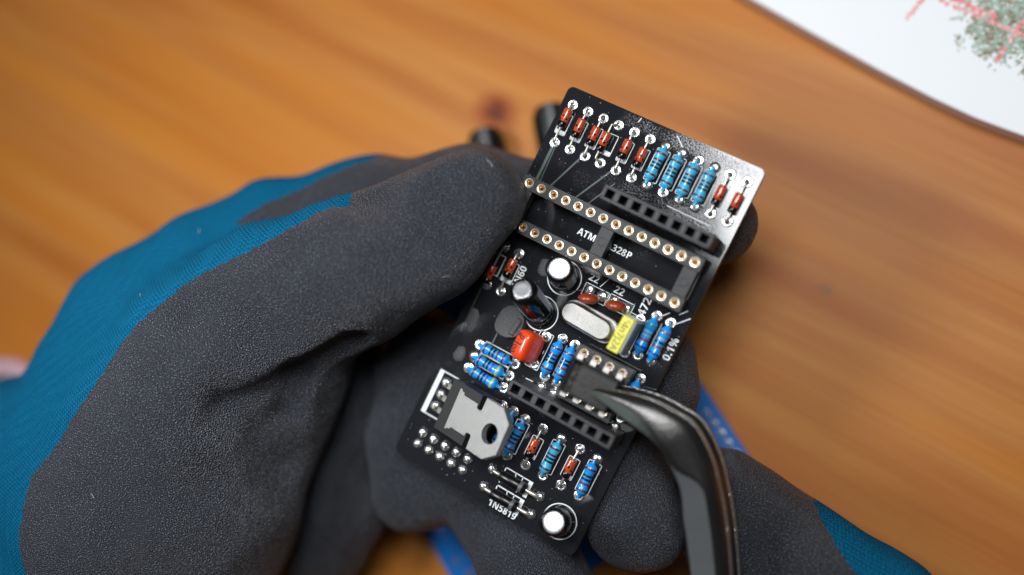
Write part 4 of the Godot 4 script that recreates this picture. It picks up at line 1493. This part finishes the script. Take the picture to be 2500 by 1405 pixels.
func build_gloves() -> void:
	var left := HandSkin.new()
	left.groups = [
		["front", 9, 0, [[Vector4(-62.4, 49.0, -28.2, 8.8), Vector4(-71.4, 50.0, -21.7, 9.4), Vector4(-83.4, 50.0, -16.7, 11.2), Vector4(-100.8, 49.0, -10.9, 13.6), Vector4(-116.4, 48.0, 0.2, 16.6), Vector4(-127.2, 48.0, 13.8, 17.6), Vector4(-137.3, 48.0, 30.0, 17.4), Vector4(-145.4, 48.0, 50.4, 17.0)], [Vector4(-112.8, 42.0, 10.6, 14.6), Vector4(-120.5, 41.0, 30.2, 15.4), Vector4(-129.3, 40.0, 49.4, 16.2)], [Vector4(-102.6, 38.0, -0.6, 9.0), Vector4(-107.0, 38.0, 9.9, 9.8)], [Vector4(-126.3, 37.0, -15.8, 13.8), Vector4(-138.6, 40.0, -5.3, 14.6), Vector4(-144.9, 42.0, 8.7, 15.0), Vector4(-152.6, 42.0, 23.1, 16.8), Vector4(-165.3, 42.0, 49.1, 20.0)], [Vector4(-152.6, 42.0, 23.1, 16.8), Vector4(-170.2, 38.0, 23.3, 17.0), Vector4(-202.0, 36.0, 31.9, 22.0)]]],
		["index", 6, 5, [[Vector4(-127.0, 36.0, -15.9, 13.0), Vector4(-113.6, 32.0, -25.8, 10.4), Vector4(-95.4, 28.0, -30.6, 9.8), Vector4(-70.8, 26.0, -32.7, 9.3), Vector4(-23.0, 25.0, -25.0, 7.3)]]],
		["heel", 6, 0.4, [[Vector4(-93.3, 23.0, -1.5, 8.0), Vector4(-102.6, 21.0, 19.3, 9.3), Vector4(-108.3, 18.0, 38.9, 10.0)], [Vector4(-107.3, 20.0, 33.4, 9.0), Vector4(-100.6, 18.0, 31.6, 6.7)]]],
		["mid", 5, 0.5, [[Vector4(-81.8, 27.0, -3.1, 7.5), Vector4(-84.8, 28.0, 15.0, 7.0), Vector4(-84.0, 27.0, 26.4, 7.0), Vector4(-58.9, 26.0, 21.6, 8.0), Vector4(-40.6, 28.0, 20.0, 8.0), Vector4(-37.3, 31.0, 30.1, 8.9)], [Vector4(-84.9, 26.0, 1.9, 8.0), Vector4(-58.5, 27.0, 4.2, 8.5), Vector4(-34.9, 27.0, 0.2, 6.9), Vector4(-34.0, 28.0, 6.3, 8.0)]]],
		["little", 5, 0.6, [[Vector4(-73.2, 25.0, 26.2, 6.0), Vector4(-58.0, 29.0, 40.5, 8.7), Vector4(-50.2, 28.0, 49.3, 9.0)]]],
	]
	left.carves = [
		[[Vector4(-78.7, 58.0, -29.6, 3.00), Vector4(-73.3, 61.2, -26.7, 3.00), Vector4(-69.1, 61.9, -23.8, 3.00), Vector4(-66.7, 61.3, -21.1, 3.00)], 5],
		[[Vector4(-104.5, 61.1, 9.6, 1.80), Vector4(-101.4, 55.4, 13.5, 1.80), Vector4(-99.9, 46.8, 20.2, 1.80)], 9],
		[[Vector4(-62.8, 60.0, -28.0, 1.60), Vector4(-61.9, 59.5, -23.2, 1.60), Vector4(-61.6, 58.1, -19.1, 1.60)], 8],
		[[Vector4(-109.0, 66.4, -8.4, 1.80), Vector4(-101.8, 65.9, -6.2, 1.80), Vector4(-97.1, 63.0, -1.9, 1.80)], 9],
		[[Vector4(-83.8, 53.8, -2.6, 3.00), Vector4(-89.2, 53.1, 0.3, 3.00), Vector4(-94.1, 53.9, 3.3, 3.00)], 2],
		[[Vector4(-95.1, 51.3, 3.2, 2.10), Vector4(-97.2, 54.9, 4.6, 2.10), Vector4(-100.2, 56.8, 6.5, 2.10), Vector4(-103.9, 57.6, 7.4, 1.00), Vector4(-107.0, 59.3, 7.8, 0.40)], 2.5],
		[[Vector4(-97.2, 50.7, 3.6, 1.80), Vector4(-96.8, 51.7, 6.2, 1.80), Vector4(-97.6, 50.8, 9.4, 1.80)], 3],
	]
	left.edges = {
		0: PackedVector2Array([Vector2(-90.97, -35.14), Vector2(-83.66, -30.15), Vector2(-82.18, -26.55), Vector2(-85.4, -26.48), Vector2(-87.91, -25.58), Vector2(-90.07, -24.13), Vector2(-94.46, -21.55), Vector2(-98.89, -19.26), Vector2(-105.09, -16.51), Vector2(-111.67, -13.82), Vector2(-116.14, -10.31), Vector2(-120.14, -6.5), Vector2(-123.56, -2.72), Vector2(-126.61, 1.3), Vector2(-129.43, 5.98), Vector2(-134.3, 12.19), Vector2(-137.74, 16.7), Vector2(-142.62, 21.35), Vector2(-143.36, 25.15), Vector2(-143.89, 33.05), Vector2(-142.84, 38.97), Vector2(-146.76, 58.05)]),
		1: PackedVector2Array([Vector2(-3727513543.42, -2255151291.8), Vector2(-4890027047.08, -2640200860.92), Vector2(-4723163913.34, -2397329359.82), Vector2(-89.5, -40.25), Vector2(-94.76, -37.94), Vector2(-99.23, -36.1), Vector2(-105.86, -32.43), Vector2(-111.32, -29.06), Vector2(-114, -26.69), Vector2(-107.18, -22.52), Vector2(-104.33, -17.06)]),
	}
	glove(left, Vector3(-210, 2, -50), Vector3(-12, 70, 66), 1.15, "left hand in a grey and blue work glove, its thumb on the black board", [
		[Vector3(-124.12, 60.15, -12.12), Vector3(-122.64, 61.88, -11.09), Vector3(-122.13, 62.83, -10.13), Vector3(-122.01, 63.3, -9.51)],
		[Vector3(-58.23, 54.51, -34.09), Vector3(-57.64, 54.5, -33.63), Vector3(-57.03, 54.75, -32.7)],
		[Vector3(-127.81, 67.3, 23.72), Vector3(-127.47, 67.16, 24.16), Vector3(-127.28, 67.06, 24.52)],
		[Vector3(-65.6, 56.22, -13.86), Vector3(-65.02, 55.8, -14.16), Vector3(-64.64, 55.23, -14.05)],
		[Vector3(-120.9, 47.35, -25.58), Vector3(-120.35, 47.72, -25.02), Vector3(-120.22, 48.15, -24.48)],
	])
	var right := HandSkin.new()
	right.groups = [
		["finger", 6, 0, [[Vector4(-22.5, 24.0, 26.0, 9.5), Vector4(4.8, 24.0, 45.2, 11.0)], [Vector4(-20.3, 24.0, 35.0, 9.0), Vector4(-6.3, 22.0, 53.0, 11.0)]]],
	]
	right.edges = {0: PackedVector2Array([Vector2(5.84, 46.09), Vector2(2.23, 39.03), Vector2(0.22, 36), Vector2(-1.81, 33.15), Vector2(-4.11, 29.53), Vector2(-7.39, 23.43), Vector2(-10.32, 17.07)])}
	glove(right, Vector3(-40, 4, 8), Vector3(20, 44, 66), 1.1, "gloved fingers holding the steel pliers, behind them at the lower right", [])


# ---------------------------------------------------------------- bench
func build_table() -> void:
	var root := base("wooden_table")
	tag(root, "varnished orange brown pine table top of wide boards with diagonal grain", "table", "structure")
	var turn := Basis(Vector3.UP, -GRAIN)
	var frame := Transform3D(turn, Vector3(TABLE_CORNER.x, 0, TABLE_CORNER.y))
	var y := -166.0
	rng.seed = 9
	for w: float in [55.0, 58.0, 53.0, 52.0, 61.0, 47.0, 66.0, 54.0, 60.0, 57.0, 52.0]:
		var s := Shape.new()
		s.box(Vector3(900, 20, w - 0.02), frame * up(Vector3(210, -10, y + w * 0.5)), 0.03)
		var inv := frame.affine_inverse()
		for i in s.v.size():
			var p := inv * s.v[i]
			s.t[i] = Vector2(p.x / 420.0, p.z / 300.0)
		put("plank", s.mesh(M.varnished_pine), root)
		y += w


func build_bench_things() -> void:
	# white printed sheets, stacked, at the upper right
	var edge := PackedVector2Array([Vector2(-29.61, -83.72), Vector2(-20, -76.3), Vector2(-10.68, -69.64), Vector2(-2.91, -64.17), Vector2(7.14, -57.17), Vector2(16.86, -50.75), Vector2(23.95, -46.5), Vector2(28.88, -44.02), Vector2(33.17, -41.95), Vector2(38.8, -39.74), Vector2(75, -22), Vector2(120, -150), Vector2(-60, -150)])
	var s := Shape.new()
	s.prism(edge, 0.05, 5.2, Transform3D(), 0.25, true)
	var top := Shape.new()
	var sides := Shape.new()
	var o0 := Vector2(5.52, -82.92)
	for i in range(0, s.v.size(), 3):
		var into := top if s.n[i].y > 0.6 else sides
		for k in 3:
			into.v.append(s.v[i + k])
			into.n.append(s.n[i + k])
			var q := (Vector2(s.v[i + k].x, s.v[i + k].z) - o0)
			into.t.append(Vector2(q.x / 48.0, q.y / 48.0))
	M.printed_paper.texture_repeat = false
	var sheet := put("paper_stack", sides.into(top.mesh(M.printed_paper), M.paper_edge))
	tag(sheet, "white paper stack with a blurred red and brown print, at the upper right", "paper")

	# the two black grips of a tool that lies under the hand
	var tool_ := base("hand_tool")
	tag(tool_, "black tool on the table, its two rounded grips peeking out behind the glove and board", "tool")
	for q: Array in [[Vector3(-76.28, 4.5, -48.7), Vector3(-73.74, 4.5, -37), Vector3(-65.54, 4, -21.26)], [Vector3(-61.01, 4.5, -53.14), Vector3(-58.63, 4.5, -40.73), Vector3(-56.27, 4, -20.98)]]:
		var g := Shape.new()
		g.tube([q[0] + (q[0] - q[1]).normalized() * 2.8, q[0] + (q[0] - q[1]).normalized() * 2.2, q[0], q[1], q[2]], [1.6, 3.2, 4.3, 4.1, 3.0], 20)
		put("grip", g.mesh(M.black_grip), tool_)
	var pv := Shape.new()
	pv.lathe([Vector2(6.0, 0.2), Vector2(6.0, 4.0), Vector2(5.4, 4.6), Vector2(0.0, 4.6)], 24, up(Vector3(-62.01, 0, -21.51)))
	put("pivot", pv.mesh(M.forged_steel), tool_)

	# a blue board lying under the fingers
	var bb := Shape.new()
	bb.prism(BLUE_PLAN, 0.6, 2.2)
	var blue := put("circuit_board", bb.mesh(M.blue_solder_mask))
	tag(blue, "blue circuit board with tinned holes lying on the table under the fingers", "circuit board")
	for p: Vector2 in BLUE_PADS:
		var d := Shape.new()
		d.lathe([Vector2(0.95, 2.2), Vector2(0.9, 2.3), Vector2(0.5, 2.32), Vector2(0.45, 2.1), Vector2(0.0, 2.1)], 16, up(Vector3(p.x, 0, p.y)))
		put("solder_pad", d.mesh(M.solder), blue)

	# something pale and soft at the left edge
	var cloth := Shape.new()
	cloth.tube([Vector3(-219.64, 4, 3), Vector3(-211.49, 4, 2.44), Vector3(-206.1, 4, 2.74), Vector3(-202.58, 4, 4.32), Vector3(-201.49, 3, 8.77)], [2.6, 2.7, 2.6, 2.3, 2.0], 18)
	var cl := put("rolled_cloth", cloth.mesh(M.pink_cloth))
	tag(cl, "pale pink rolled cloth at the left edge, beside the blue glove cuff", "cloth")


var BLUE_PLAN: PackedVector2Array = [Vector2(-60.83, -43.26), Vector2(-18.35, 22.15), Vector2(-77.4, 60.5), Vector2(-119.88, -4.92)]
var BLUE_PADS: PackedVector2Array = [Vector2(-28.38, 11.25), Vector2(-26.81, 13.33), Vector2(-25.42, 15.4), Vector2(-23.95, 17.37), Vector2(-22.49, 19.34), Vector2(-88.03, 38.01), Vector2(-80.77, 43.09), Vector2(-83.97, 45.06), Vector2(-80.37, 46.98), Vector2(-78.93, 47.95), Vector2(-81.34, 47.58)]


func build_world() -> void:
	# straight from the photograph's perspective: the camera leans over the bench from the right
	var cam := Camera3D.new()
	cam.name = "camera"
	cam.transform = Transform3D(Basis(Vector3(0.950018, -0.312195, 0.000000), Vector3(0.021769, 0.066243, -0.997566), Vector3(0.311435, 0.947706, 0.069728)), Vector3(0, CAM_HEIGHT, 0) * MM)
	cam.fov = 31.391
	cam.near = 0.01
	cam.far = 20.0
	var lens := CameraAttributesPhysical.new()
	lens.frustum_focal_length = 42.7046
	lens.frustum_focus_distance = 0.183
	lens.exposure_aperture = 4.3
	lens.frustum_near = 0.01
	lens.frustum_far = 20.0
	cam.attributes = lens
	cam.fov = 31.391
	add_child(cam)
	var we := WorldEnvironment.new()
	we.name = "surroundings"
	var e := Environment.new()
	e.background_mode = Environment.BG_COLOR
	e.background_color = Color(0.5, 0.49, 0.48)
	e.background_energy_multiplier = 0.15
	e.tonemap_mode = Environment.TONE_MAPPER_LINEAR
	e.tonemap_exposure = 1.0
	e.sdfgi_enabled = true
	e.ssao_enabled = true
	e.ssil_enabled = true
	we.environment = e
	add_child(we)
	# the bench lamp above and a little beyond the board
	var lamp := AreaLight3D.new()
	lamp.name = "bench_lamp"
	lamp.area_size = Vector2(0.15, 0.12)
	lamp.light_energy = 0.112
	lamp.light_color = Color(0.98, 0.99, 1.0)
	lamp.shadow_enabled = true
	lamp.transform = Transform3D(Basis.looking_at(Vector3(-0.1, -1, 0.24).normalized(), Vector3.FORWARD), Vector3(0.012, 0.37, -0.108))
	add_child(lamp)
	# a second lamp over the left hand
	var side := AreaLight3D.new()
	side.name = "side_lamp"
	side.area_size = Vector2(0.04, 0.04)
	side.light_energy = 0.0205
	side.light_color = Color(0.97, 0.985, 1.0)
	side.shadow_enabled = true
	side.transform = Transform3D(Basis.looking_at(Vector3(0.28, -1, 0.08).normalized(), Vector3.FORWARD), Vector3(-0.138, 0.168, -0.035))
	add_child(side)


func _ready() -> void:
	build_world()
	make_materials()
	build_table()
	build_bench_things()
	build_board()
	build_chip()
	build_pliers()
	build_gloves()
